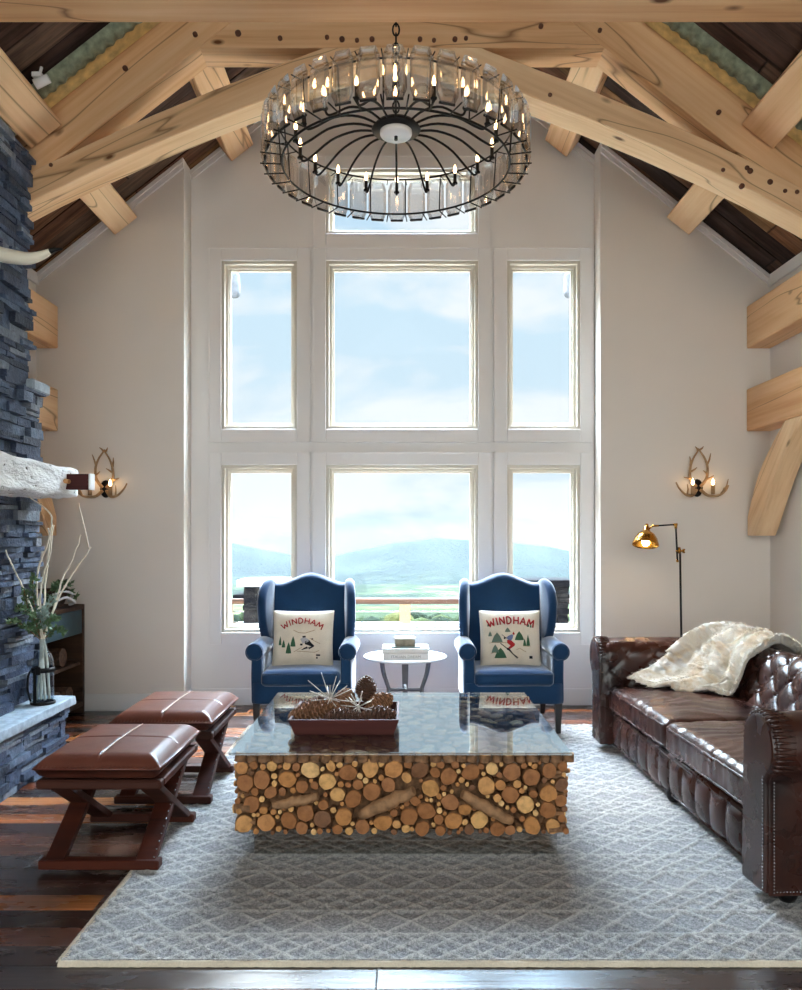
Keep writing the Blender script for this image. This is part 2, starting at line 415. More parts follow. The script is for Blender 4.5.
# back wall: two forward flanks and the recessed window bay with openings
WIN = [(-1.555, -.905, .63, 2.07), (-.655, .655, .63, 2.07), (.905, 1.535, .63, 2.07),
       (-1.555, -.905, 2.38, 3.83), (-.655, .655, 2.38, 3.83), (.905, 1.535, 2.38, 3.83), (-.655, .655, 4.06, 4.62)]
def clip_roof(poly):
    for sgn in (-1, 1):
        out = []
        ins = lambda p: p[1] <= 6.03+.03-PITCH*sgn*p[0]
        for i, p in enumerate(poly):
            q = poly[(i+1) % len(poly)]
            fp = 6.06-PITCH*sgn*p[0]-p[1]; fq = 6.06-PITCH*sgn*q[0]-q[1]
            if fp >= 0: out.append(p)
            if (fp >= 0) != (fq >= 0):
                u = fp/(fp-fq); out.append((p[0]+(q[0]-p[0])*u, p[1]+(q[1]-p[1])*u))
        poly = out
        if len(poly) < 3: return []
    return poly
mb = MB()
mb.prism([(XL-.1, 0), (JL, 0), (JL, roof(JL)+.03), (XL-.1, roof(XL-.1)+.03)], 'y', YS, YO)
mb.prism([(JR, 0), (XR+.1, 0), (XR+.1, roof(XR+.1)+.03), (JR, roof(JR)+.03)], 'y', YS, YO)
xs = sorted({JL, JR, -1.555, -.905, -.655, .655, .905, 1.535}); zs = [0, .63, 2.07, 2.38, 3.83, 4.06, 4.62, 6.2]
for a, b in zip(xs, xs[1:]):
    for c, d in zip(zs, zs[1:]):
        if any(W[0]-.001 <= a and b <= W[1]+.001 and W[2]-.001 <= c and d <= W[3]+.001 for W in WIN): continue
        p = clip_roof([(a, c), (b, c), (b, d), (a, d)])
        if p: mb.prism(p, 'y', YB, YO, mi=1)
struct(mb.build('wall_back', [WALL, WALLC]))
# rake trims under the ceiling
def rake(n, x0, x1, y0, th=.022, h=.075):
    pts = [(x0, roof(x0)-.002), (x1, roof(x1)-.002)]
    if x0 < 0 < x1: pts.insert(1, (0, roof(0)-.002))
    poly = [(p[0], p[1]-h) for p in pts]+pts[::-1]
    mb = MB()
    for (p, q) in zip(pts, pts[1:]):
        mb.prism([(p[0], p[1]-h), (q[0], q[1]-h), q, p], 'y', y0-th, y0)
        mb.prism([(p[0], p[1]-h*.45), (q[0], q[1]-h*.45), q, p], 'y', y0-th*1.7, y0-th)
    struct(mb.build('trim_%d' % n, WALLC))
rake(1, XL, JL, YS); rake(2, JL, JR, YB); rake(3, JR, XR, YS)
struct(MB().box2((XL, YF, roof(XL)-.08), (XL+.022, YS, roof(XL+.022)-.004)).build('trim_4', WALLC))
struct(MB().box2((XR-.022, YF, roof(XR)-.08), (XR, YS, roof(XR-.022)-.004)).build('trim_5', WALLC))
# baseboards
def base(name, segs):
    mb = MB()
    for a, b in segs: mb.box2(a, b, .004)
    struct(mb.build(name, WALLC))
bh = .145
base('baseboard_back', [((XL, YS-.016, 0), (JL, YS, bh)), ((JL, YS-.016, 0), (JL+.016, YB, bh)), ((JL, YB-.016, 0), (JR, YB, bh)), ((JR-.016, YS-.016, 0), (JR, YB, bh)), ((JR, YS-.016, 0), (XR, YS, bh))])
base('baseboard_left', [((XL, 5.3, 0), (XL+.016, YS, bh)), ((XL, YF, 0), (XL+.016, 2.9, bh))])
base('baseboard_right', [((XR-.016, YF, 0), (XR, YS, bh))])
# windows
for n, (a, b, c, d) in enumerate(WIN, 1):
    r = thing('window_%d' % n, None, None, ((a+b)/2, YB, c)); r['kind'] = 'structure'
    rel = Rel(r)
    mb = MB(); cw = .115
    for q in (((a-cw, YB-.02, c-cw), (a, YB, d+cw)), ((b, YB-.02, c-cw), (b+cw, YB, d+cw)), ((a, YB-.02, d), (b, YB, d+cw)), ((a, YB-.026, c-cw), (b, YB, c))):
        mb.box2(q[0], q[1], .004)
    bd = .012
    for q in (((a-cw, YB-.028, c-cw), (a-cw+bd, YB-.02, d+cw)), ((b+cw-bd, YB-.028, c-cw), (b+cw, YB-.02, d+cw)), ((a-cw, YB-.028, d+cw-bd), (b+cw, YB-.02, d+cw)), ((a-cw, YB-.028, c-cw), (b+cw, YB-.02, c-cw+bd))):
        mb.box2(q[0], q[1])
    rel('casing', mb, WALLC)
    mb = MB()
    for (i, (w_, y0, y1)) in enumerate(((.026, YB-.006, YB+.12), (.05, YB+.05, YB+.13), (.062, YB+.075, YB+.115))):
        for q in (((a, y0, c), (a+w_, y1, d)), ((b-w_, y0, c), (b, y1, d)), ((a+w_, y0, d-w_), (b-w_, y1, d)), ((a+w_, y0, c), (b-w_, y1, c+w_))):
            mb.box2(q[0], q[1], .002)
    rel('sash', mb, SASH)
    rel('pane', MB().box2((a+.055, YB+.09, c+.055), (b-.055, YB+.098, d-.055)), PANE)

# ------------------------------------------------------------------ timber frame
def timb(name, poly, y0, y1, ang, mat=PINE, parent=None, bev=.006):
    # polygon in the x-z plane; the object's own x axis runs along the timber so that the grain does
    cx = sum(p[0] for p in poly)/len(poly); cz = sum(p[1] for p in poly)/len(poly)
    ca, sa = math.cos(ang), math.sin(ang)
    loc = [((p[0]-cx)*ca+(p[1]-cz)*sa, -(p[0]-cx)*sa+(p[1]-cz)*ca) for p in poly]
    ym = (y0+y1)/2
    o = MB().prism(loc, 'y', y0-ym, y1-ym, bev).build(name, mat, parent)
    o.location = (cx, ym, cz); o.rotation_euler = (0, -ang, 0)
    if parent: o.location -= parent.location
    return o
TY0, TY1 = 5.17, 5.39
sl = math.atan(PITCH)
tr = thing('roof_truss', 'pale pine timber roof truss with arched braces crossing behind the chandelier', 'roof truss', (0, TY0, 4.6))
LO = 5.645
xe = 3.03
for s in (-1, 1):
    timb('rafter', [(s*.02, LO-.787*.02), (s*xe, LO-.787*xe), (s*xe, roof(xe)-.004), (s*.02, roof(.02)-.004)][:: s], TY0, TY1, -s*sl, PINE, tr)
xc = (LO-4.61)/.787; xd = (LO-4.93)/.787
timb('collar', [(-xc+.002, 4.61), (xc-.002, 4.61), (xd-.002, 4.93), (-xd+.002, 4.93)], TY0-.003, TY1, 0, PINE, tr)
low = [(0.004, 4.58), (.3, 4.495), (.5, 4.425), (.827, 4.293), (1.2, 4.15), (1.6, 3.985), (2.0, 3.805), (2.3, 3.66), (2.6, 3.50), (3.03, 3.25)]
for s in (-1, 1):
    up_ = [(x, min(z+.19, 4.609)) for x, z in low]
    # clip the top edge at the collar and cut where it meets the rafter
    up_ = [(x, min(z, LO-.787*x+.10)) for x, z in up_]
    poly = [(s*x, z) for x, z in low]+[(s*x, z) for x, z in up_[::-1]]
    timb('arched_brace', poly, TY0-.012, TY1-.012, -s*.42, PINE, tr)
for (x, y) in ((280, 38), (327, 37), (342, 39), (357, 40), (372, 39), (420, 39), (434, 40), (455, 39), (466, 38), (541, 26), (600, 30), (723, 106+64), (747, 168), (770, 182), (785, 191), (797, 192), (742, 186), (750, 171), (125, 68), (195, 34), (238, 33), (51, 165), (38, 132), (719, 112), (550, 95)):
    p = px(x, y, TY0-.012); 
    rr = R.uniform(.013, .02)
    m = Matrix.Translation(Vector((p.x, TY0-.004, p.z))-Vector(tr.location)) @ Matrix.Rotation(PI/2, 4, 'X')
    MB().lathe([(0, .016), (rr*.8, .016), (rr, .012), (rr, -.004)], n=10, M=m).build('peg', PEGM, tr)
# near tie beam
def beam(name, p0, p1, w, h, label, cat='beam', mat=PINE, up=None, group=None, bev=.008):
    p0, p1 = Vector(p0), Vector(p1); x = (p1-p0).normalized()
    z = Vector(up or (0, 0, 1)); z = (z-x*z.dot(x)).normalized(); y = z.cross(x)
    M = Matrix((x, y, z)).transposed().to_4x4(); M.translation = (p0+p1)/2
    o = MB().box((0, 0, 0), ((p1-p0).length, w, h), bev).build(name, mat, mw=M)
    return tag(o, label, cat, group, 'thing')
zb = H+514*3.3/800
o = timb('tie_beam', [(-2.33, zb), (XR-.002, zb), (XR-.002, roof(XR)-.012), (2.7, zb+.32), (-2.33, zb+.32)], 3.04, 3.30, 0, PINE2); tag(o, 'tan pine beam spanning the very top edge of the view', 'beam', None, 'thing')
# purlins, square to the roof slope
def purlin(xm, y0, y1, w, hh, label):
    s = 1 if xm > 0 else -1
    nrm = Vector((s*math.sin(sl), 0, math.cos(sl)))
    bot = Vector((xm, 0, roof(xm)))-nrm*hh
    c = bot+nrm*(hh/2-.002)
    beam('purlin', (c.x, y0, c.z), (c.x, y1, c.z), w, hh-.004, label, 'purlin', PINE, nrm, 'roof purlins')
purlin(-2.385, TY1+.003, YS-.03, .24, .16, 'lower left pine purlin stub running from the truss to the back wall')
purlin(2.385, TY1+.003, YS-.03, .24, .16, 'lower right pine purlin stub running from the truss to the back wall')
purlin(-1.47, TY1+.003, YB-.04, .24, .17, 'upper left pine purlin stub meeting the wall above the tall windows')
purlin(1.42, TY1+.003, YB-.04, .24, .17, 'upper right pine purlin stub meeting the wall above the tall windows')
purlin(-2.385, 1.0, TY0-.016, .26, .16, 'pine purlin in front of the truss at top left, over the stone chimney')
purlin(2.385, 1.0, TY0-.016, .26, .16, 'pine purlin in front of the truss at the top right corner')
# boards of other colour lying against the ceiling just before the truss
for n, s in ((6, -1), (7, 1)):
    sx0 = s*.9; 
    x1 = 3.0
    struct(MB().prism([(s*.5, roof(.5)-.03), (s*x1, roof(x1)-.03), (s*x1, roof(x1)-.002), (s*.5, roof(.5)-.002)], 'y', TY0-.115, TY0-.004, .004).build('trim_%d' % n, GOLDB))
for n, s in ((8, -1), (9, 1)):
    mb = MB(); L0, L1 = .5, 3.0
    def f(u, v):
        x = lerp(L0, L1, u); a = PI*v
        wob = .008*math.sin(u*260)+.006*noise.noise(Vector((u*40, v*3, s)))
        q = .065*math.cos(a); hh = (.055+wob)*math.sin(a)
        return (s*(x-hh*math.sin(sl)), TY0-.185-q, roof(x)-.003-hh*math.cos(sl))
    mb.grid(f, 420, 10); struct(mb.build('trim_%d' % n, GREENB))
# small white spot lamp clipped at the ceiling edge
r = thing('spotlight', 'small white spotlight clipped to the ceiling beside the top left purlin', 'spotlight', px(40, 82, 4.85))
p = px(40, 82, 4.85)
MB().tube([(-.03, 0, -.015), (.055, 0, .022)], [.03, .026], 12).build('lamp_head', WHITE, r)
MB().tube([(0, 0, 0), (.0, 0, .05), (.01, 0, roof(p.x)-p.z-.004)], .009, 8).build('bracket', WHITE, r)
MB().box((-.015, .0, .04), (.06, .04, .03), .004).build('clip', WHITE, r)
# wall beams and knee braces
for s, side in ((-1, 'left'), (1, 'right')):
    xw = XL if s < 0 else XR; xi = s*2.86
    for z0, z1, nm in ((3.02, 3.37, 'upper'), (2.33, 2.68, 'lower')):
        lab = {('left', 'upper'): 'upper pine beam end on the left wall, just past the chimney edge', ('left', 'lower'): 'lower pine beam end on the left wall, behind the chimney shoulder stone',
               ('right', 'upper'): 'upper pine beam running along the right wall', ('right', 'lower'): 'lower pine beam along the right wall, held by the curved brace'}[(side, nm)]
        beam('wall_beam', (s*2.9695 if s > 0 else -2.957, 5.27 if s < 0 else 2.0, (z0+z1)/2), (s*2.9695 if s > 0 else -2.957, YS-.005, (z0+z1)/2), .2 if s > 0 else .185, z1-z0, lab, 'beam', PINE, None, 'wall beams')
    ya = [(YS-.02, 1.46), (YS-.02, 1.62), (6.45, 1.95), (6.2, 2.18), (6.0, 2.325), (5.72, 2.325)]
    yb = [(5.72, 2.325), (6.0, 2.1), (6.22, 1.85), (6.4, 1.6), (6.5, 1.46)]
    pp = catmull([(a[0], a[1], 0) for a in ya[1:5]], 10); qq = catmull([(a[0], a[1], 0) for a in yb], 12)
    poly = [ya[0]]+[(q.x, q.y) for q in pp]+[(q.x, q.y) for q in qq]
    cy = sum(q[0] for q in poly)/len(poly); cz = sum(q[1] for q in poly)/len(poly); an = math.atan2(2.3-1.5, 5.85-6.6)
    ca, sa = math.cos(an), math.sin(an)
    loc = [((q[0]-cy)*ca+(q[1]-cz)*sa, -(q[0]-cy)*sa+(q[1]-cz)*ca) for q in poly]
    o = MB().prism(loc, 'y', -.085, .085, .006).build('knee_brace', PINE)
    # own x along the brace: x -> (0, ca, sa), z -> (0,-sa,ca)
    M = Matrix(((0, -1, 0, 0), (ca, 0, -sa, 0), (sa, 0, ca, 0), (0, 0, 0, 1)))
    M = Matrix.Translation((s*2.955, cy, cz)) @ M
    o.matrix_world = M
    tag(o, 'curved pine brace rising from the right wall corner to the lower beam' if s > 0 else 'curved pine brace half hidden by the chimney below the mantel', 'brace', 'knee braces', 'thing')

# ------------------------------------------------------------------ fireplace
def stones(mb, face, a0, a1, z0, z1, fixed, out, rs, rowh=(.028, .07), ln=(.09, .34), topfn=None):
    # ledgestone courses on a face; face 'x': normal +x, runs along y; 'y-': normal -y, runs along x; 'y+'
    z = z0
    while z < z1-.01:
        h = min(rs.uniform(*rowh), z1-z)
        if z1-z-h < .02: h = z1-z
        a = a0
        while a < a1-.01:
            l = min(rs.uniform(*ln), a1-a)
            if a1-a-l < .05: l = a1-a
            if topfn and z+h > topfn: break
            zz, hh = z, h
            d = rs.uniform(.004, out); g = .004
            sub = [(zz, hh)] if rs.random() > .25 or hh < .045 else [(zz, hh/2), (zz+hh/2, hh/2)]
            for (q, e) in sub:
                d2 = d*rs.uniform(.5, 1.1)
                b = bmesh.new(); bmesh.ops.create_cube(b, size=1)
                for v in b.verts:
                    k = .006
                    v.co = Vector((v.co.x*(l-g), v.co.y, v.co.z*(e-g)))+Vector((rs.uniform(-k, k), rs.uniform(-.012, .012) if v.co.y > 0 else 0, rs.uniform(-k, k)*.6))
                bmesh.ops.subdivide_edges(b, edges=[ed for ed in b.edges if abs(ed.verts[0].co.x-ed.verts[1].co.x) > l*.5], cuts=2)
                for v in b.verts:
                    if abs(v.co.x) < l*.4: v.co += Vector((0, rs.uniform(-.006, .006) if v.co.y > 0 else 0, rs.uniform(-.004, .004)))
                th = .06
                for v in b.verts:
                    x, y, zc = v.co
                    yy = (y+.5)*(th+d2)-th if y > 0 else -th
                    A = a+l/2+x; Z = q+e/2+zc
                    v.co = {'x': Vector((fixed+yy, A, Z)), 'y-': Vector((A, fixed-yy, Z)), 'y+': Vector((A, fixed+yy, Z)), 'x-': Vector((fixed-yy, A, Z))}[face]
                mb.bm(b)
            a += l
        z += h
fp = thing('fireplace', 'tall dark stacked stone fireplace with a raised hearth along the left wall', 'fireplace', (-2.7, 4.2, 0))
rel = Rel(fp); rs = random.Random(5)
CX0, CX1 = -2.405, -2.365
SH = 2.38
mb = MB()
mb.box2((XL+.005, 2.95, 0), (CX1-.03, 5.2, SH)); 
mb.prism([(XL+.005, SH), (CX0-.03, SH), (CX0-.03, 3.935), (-2.655, 3.935), (XL+.005, roof(XL)-.01)], 'y', 2.95, 5.155)
stones(mb, 'x', 2.95, 5.21, .413, SH, CX1-.01, .07, rs)
stones(mb, 'x', 2.95, 5.15, SH, 3.93, CX0-.01, .07, rs)
stones(mb, 'y-', XL+.01, CX1, .413, SH, 2.96, .04, rs)
stones(mb, 'y+', XL+.03, CX1-.01, 0.0, SH, 5.19, .03, rs)
rel('chimney_breast', mb, STONE)
mb = MB()
mb.box((-2.37, 5.14, SH+.03), (.12, .24, .075), .012)
rel('shoulder_stone', mb, SLAB, label='pale flat cap stone on the chimney shoulder')
mb = MB(); mb.box2((CX1-.06, 2.85, 0), (-2.2, 5.17, .352))
stones(mb, 'x', 2.85, 5.2, 0, .352, -2.2, .06, rs, (.025, .055)); stones(mb, 'y-', -2.43, -2.19, 0, .352, 2.86, .03, rs, (.025, .055)); stones(mb, 'y+', -2.43, -2.18, 0, .352, 5.17, .03, rs, (.025, .055))
rel('hearth_base', mb, STONE)
def chip(p, n): 
    return Vector((.008*noise.noise(p*23), .008*noise.noise(p*23+Vector((9, 0, 0))), .002*noise.noise(p*30))) if abs(n.z) < .9 else Vector((0, 0, .002*noise.noise(p*14)))
mb = MB(); mb.rbox(((-2.435-2.14)/2, 4.04, .383), (.3, 2.42, .06), .008, 26, chip)
rel('hearth_slab', mb, SLAB, label='pale blue grey stone slab topping the hearth')
# mantel
mt = thing('mantel', 'rough whitewashed timber mantel beam on the stone chimney', 'mantel', (-2.25, 4.1, 1.69))
rel = Rel(mt)
def hew(p, n):
    q = p*5
    return n*(.022*noise.noise(Vector((q.x*2, q.y*.8, q.z*2)))+.008*noise.noise(p*26))
mb = MB(); mb.rbox((-2.24, 4.1, 1.79), (.37, 2.0, .19), .03, 30, hew)
rel('mantel_beam', mb, WWASH)
mb = MB(); mb.box((-2.0, 4.945, 1.79), (.155, .07, .095), .004)
ob = rel('dark_block', mb, TRAYWOOD, label='dark red brown wooden block pegged to the mantel end')
mb = MB(); mb.box((-1.918, 4.945, 1.79), (.012, .072, .1), .002)
rel('white_end_cap', mb, WHITE, ob)
rel('peg', MB().tube([(-2.045, 4.86, 1.79), (-2.045, 4.915, 1.79)], .014, 10), PINE2)
# horn
hn = thing('steer_horn', 'long ivory horn with a dark tip jutting from the upper chimney', 'horn', (-2.42, 4.6, 3.12))
rel = Rel(hn)
pts = [(-2.44, 4.6, 3.14)]+[px(x, y, 4.6) for x, y in ((-4, 253), (14, 257), (28, 258.5), (40, 256), (50, 251.5))]
cur = catmull(pts, 26); rad = [lerp(.044, .016, (i/25)**2.2) for i in range(26)]
rel('horn_shaft', MB().tube(cur, rad, 14), HORN)
tip = catmull([px(49, 252, 4.6), px(55, 249.6, 4.6), px(63, 249, 4.6)], 10)
rel('horn_tip', MB().tube(tip, [.017, .016, .0155, .014, .0125, .011, .009, .007, .005, .002], 12), BLACK, label='dark bluish horn tip')
rel('mounting_plate', MB().lathe([(0, .0), (.1, 0), (.11, .02), (.1, .035), (.06, .045), (0, .045)], n=20, M=Matrix.Translation((-2.435, 4.6, 3.14)) @ Matrix.Rotation(PI/2, 4, 'Y')), DARKWOOD)
# cabinet beyond the chimney
cb = thing('cabinet', 'dark wooden cabinet with a teal panel between chimney and back wall', 'cabinet', (-2.84, 6.1, 0))
rel = Rel(cb)
x0, x1, y0, y1 = XL+.02, -2.63, 5.42, 6.63
mb = MB(); mb.box2((x0, y0, .05), (x0+.02, y1, .86)); mb.box2((x0, y0, 0), (x1, y0+.04, .86), .003); mb.box2((x0, y1-.04, 0), (x1, y1, .895), .003)
mb.box2((x0, y0, .06), (x1, y1, .1), .003)
rel('carcass', mb, DARKWOOD)
rel('cabinet_top', MB().box2((x0, y0-.02, .86), (x1+.015, y1-.04, .892), .004), DARKWOOD)
dr = rel('drawer', MB().box2((x1-.3, y0+.045, .66), (x1-.004, y1-.045, .855), .004), TEAL, label='dark teal painted drawer front')
rel('knob', MB().ball((x1+.01, 5.8, .76), .016, 10, 7), BLACK, dr)
rel('shelf', MB().box2((x0+.02, y0+.04, .40), (x1-.02, y1-.04, .425)), DARKWOOD)
rl = random.Random(11)
LOGLAB = ['split firewood log at the chimney end of the lower cabinet shelf', 'firewood log second along the lower cabinet shelf', 'firewood log third along the lower cabinet shelf', 'firewood log nearest the back wall on the lower cabinet shelf',
          'firewood log on the middle cabinet shelf near the chimney', 'firewood log on the middle cabinet shelf near the back wall']
for k, (yy, zz) in enumerate(((5.75, .1), (5.99, .1), (6.2, .1), (6.42, .1), (6.05, .425), (6.3, .425))):
    g = MB(); rr = .075; 
    g.tube([(-.15, 0, rr), (.15, 0, rr)], rr, 9, sm=False)
    o = g.build('firewood_log', DBARK); o.location = (-2.82, yy, zz+rr*(1-math.cos(PI/9))-rr*(1-math.cos(PI/9))*1); o.location.z = zz-.0
    tag(o, LOGLAB[k], 'firewood', 'firewood in the cabinet')
bw = thing('basket', 'dark woven basket on top of the cabinet at the back wall', 'basket', (-2.8, 6.3, .893)); 
g = MB()
def bk(u, v):
    a = 2*PI*u; r = .10+.045*v**.7; ww = .006*math.sin(a*26+v*16*PI)
    return ((r+ww)*math.cos(a)*1.0, (r*1.5+ww)*math.sin(a), v*.13)
g.grid(bk, 90, 14, closeu=True); g.prism([(.098*math.cos(2*PI*i/24), .148*math.sin(2*PI*i/24)) for i in range(24)], 'z', 0.0, .02)
g.build('bowl', DARKWOOD, bw)
g = MB(); ring_ = [(.15*math.cos(2*PI*i/40), .225*math.sin(2*PI*i/40), .13) for i in range(41)]; g.tube(ring_, .012, 8); g.build('rim', DARKWOOD, bw)
g = MB()
for k in range(4):
    base_ = [Vector((-2.72+.05*k, 6.05, .97)), Vector((-2.62, 6.15+.05*k, 1.03-.02*k)), Vector((-2.63, 6.4, .99-.03*k)), Vector((-2.72, 6.52, .93))]
    if k > 1: continue
    for q in catmull(base_, 26): g.ball(q+Vector((.012*k, 0, -.03*k)), .0105, 8, 6)
tag(g.build('bead_garland', plain('pale_bead', C(232, 234, 236), .3)), 'string of pale beads draped over the dark basket', 'garland')

# ------------------------------------------------------------------ sprigs, bottle, branches
def leaf_on(mb, p, d, ln, wd, rl, mi=0):
    d = d.normalized(); sd = d.cross(Vector((rl.uniform(-1, 1), rl.uniform(-1, 1), rl.uniform(-.2, 1)))).normalized(); up = d.cross(sd)
    a = p+d*ln*.45+sd*wd+up*wd*.25; b = p+d*ln*.45-sd*wd+up*wd*.25; e = p+d*ln; m = p+d*ln*.5
    mb.add([p, a, e, b, m], [(0, 1, 4), (1, 2, 4), (0, 4, 3), (4, 2, 3)], mi, False)
def sprig(p0, p1, n, ln, name, mats, label, cat, group, rl, sag=.03):
    p0, p1 = Vector(p0), Vector(p1); mid = (p0+p1)/2+Vector((rl.uniform(-.03, .03), rl.uniform(-.03, .03), sag))
    st = catmull([p0, mid, p1], 14); r = thing(name, label, cat, p0, 0, group); rel = Rel(r)
    rel('stem', MB().tube(st, [.0035]*14, 5), BARK)
    g = MB()
    for i in range(n):
        f = rl.uniform(.2, 1); k = min(int(f*13), 12); q = st[k].lerp(st[k+1], f*13-k if f*13-k < 1 else 1)
        d = (st[k+1]-st[k]).normalized()*rl.uniform(.1, .7)+Vector((rl.uniform(-1, 1), rl.uniform(-1, 1), rl.uniform(-.7, .9)))
        leaf_on(g, q, d, ln*rl.uniform(.6, 1.3), ln*.28, rl)
    rel('foliage', g, mats, label=None)
rl = random.Random(21)
for k, (a, b) in enumerate((((-2.78, 6.2, 1.0), px(52, 602, 6.0)), ((-2.76, 6.3, 1.02), px(60, 590, 6.1)), ((-2.76, 6.3, 1.02), px(71, 584, 6.3)), ((-2.76, 6.38, 1.02), px(76, 596, 6.4)))):
    sprig(a, b, 46, .05, 'evergreen_sprig', LEAF, ['evergreen sprig leaning out of the basket nearest the chimney', 'evergreen sprig standing up at the middle of the basket', 'tall evergreen sprig at the right of the basket', 'short evergreen sprig by the bead garland end'][k], 'sprig', 'sprigs in the basket', rl)
BX, BY, BZ = -2.235, 4.98, .417
bt = thing('glass_bottle', 'clear glass demijohn bottle with a black strap on the stone hearth', 'bottle', (BX, BY, BZ))
prof = [(.0, .0), (.058, .0), (.064, .01), (.065, .23), (.062, .265), (.05, .3), (.032, .325), (.024, .345), (.022, .385), (.026, .392), (.026, .4), (.021, .4)]
inn = [(.017, .385), (.019, .345), (.027, .327), (.046, .298), (.058, .262), (.061, .23), (.06, .014), (0, .01)]
MB().lathe(prof+inn, n=32).build('glass_body', BOTTLE, bt)
g = MB(); g.lathe([(.0655, .195), (.069, .195), (.069, .225), (.0655, .225), (.0655, .195)], n=32)
g.tube(catmull([(-.066, 0, .21), (-.082, -.02, .17), (-.085, -.02, .08), (-.07, -.01, .01)], 16), .007, 8)
g.box((.0, -.07, .21), (.03, .012, .05), .003)
g.box((-.02, -.0675, .11), (.02, .004, .2), .001)
sg = g.build('strap', BLACK, bt); 
MB().lathe([(0, -.003), (.073, -.003), (.075, .004), (.073, .012), (.066, .014), (.066, .0)], n=32).build('base_ring', BLACK, bt)
brs = [[(43, 699), (40, 645), (37, 600), (38, 570), (47, 545), (52, 520), (45, 508), (33, 500), (25, 493)],
       [(46, 699), (41, 645), (40, 600), (45, 570), (50, 555), (52, 535), (54, 525)],
       [(41, 699), (42, 645), (44, 610), (46, 580), (48, 560), (50, 540), (48, 528)],
       [(48, 699), (43, 645), (55, 605), (62, 580), (70, 565), (78, 545), (81, 535)],
       [(45, 699), (42, 645), (58, 600), (75, 570), (86, 555), (91, 547)],
       [(39, 699), (39, 645), (30, 605), (22, 585), (12, 565), (6, 550)]]
BL = ['pale curly branch reaching highest, bending left under the mantel', 'pale branch just right of the tallest one, slightly wavy', 'thin pale branch standing upright in the middle of the bottle', 'pale branch ending in a thin tip right of the middle',
      'pale branch reaching farthest right with a forked top', 'pale branch leaning left against the stone']
for k, b in enumerate(brs):
    ds = [BY+(-.03+.012*k)*min(1, i/2)*(0 if i < 2 else 1) for i in range(len(b))]
    P = [px(x, y, min(d, 2.255*800/(402-x))) for (x, y), d in zip(b, ds)]
    P[0] = Vector((BX+.006*(k-2.5)*2.2, BY+(.02 if k % 2 else -.015), BZ+.022)); P[1] = Vector((BX-.0+.0035*(k-2.5), BY+(.006 if k % 2 else -.006), BZ+.37))
    n = 40; cu = catmull(P, n)
    cu = [q+Vector((.006*noise.noise(q*30), 0, 0))*(1 if q.z > .85 else 0) for q in cu]
    g = MB().tube(cu, [lerp(.0075, .0034, i/(n-1)) for i in range(n)], 6)
    if k == 4:
        q0 = cu[36]; f = catmull([q0, px(84, 525, BY), px(80, 510, BY), px(79, 503, BY)], 14); g.tube(f, [lerp(.004, .002, i/13) for i in range(14)], 6)
    r = thing('branch', BL[k], 'branch', P[0], 0, 'pale branches in the bottle')
    Rel(r)('twig', g, TWIG)
rl = random.Random(33)
SP = [((18, 608), 70, LEAF), ((10, 622), 60, LEAF), ((24, 590), 60, LEAF), ((33, 575), 60, LEAF), ((28, 628), 60, LEAF), ((46, 612), 60, LEAF2), ((58, 618), 70, LEAF), ((63, 632), 60, LEAF), ((54, 598), 50, LEAF2), ((38, 615), 60, LEAF2)]
SL = ['green sprig bending left from the bottle mouth', 'lowest leafy sprig at far left of the bottle', 'green sprig rising left before the stone', 'tall green sprig straight above the bottle', 'short green sprig left of the bottle neck', 'silvery leaved sprig right above the bottle neck',
      'green sprig arching right over the bottle shoulder', 'drooping green sprig right of the bottle neck', 'silvery sprig beside the rightmost branch', 'silvery leaved sprig close in front of the bottle neck']
for k, ((x, y), n, m) in enumerate(SP):
    sprig((BX-.004+.002*(k-4), BY, BZ+.39), px(x, y, min(BY+rl.uniform(-.07, .04), 2.24*800/(402-x))), int(n*1.5), .036, 'leafy_sprig', m, SL[k], 'sprig', 'leafy sprigs in the bottle', rl, .05)

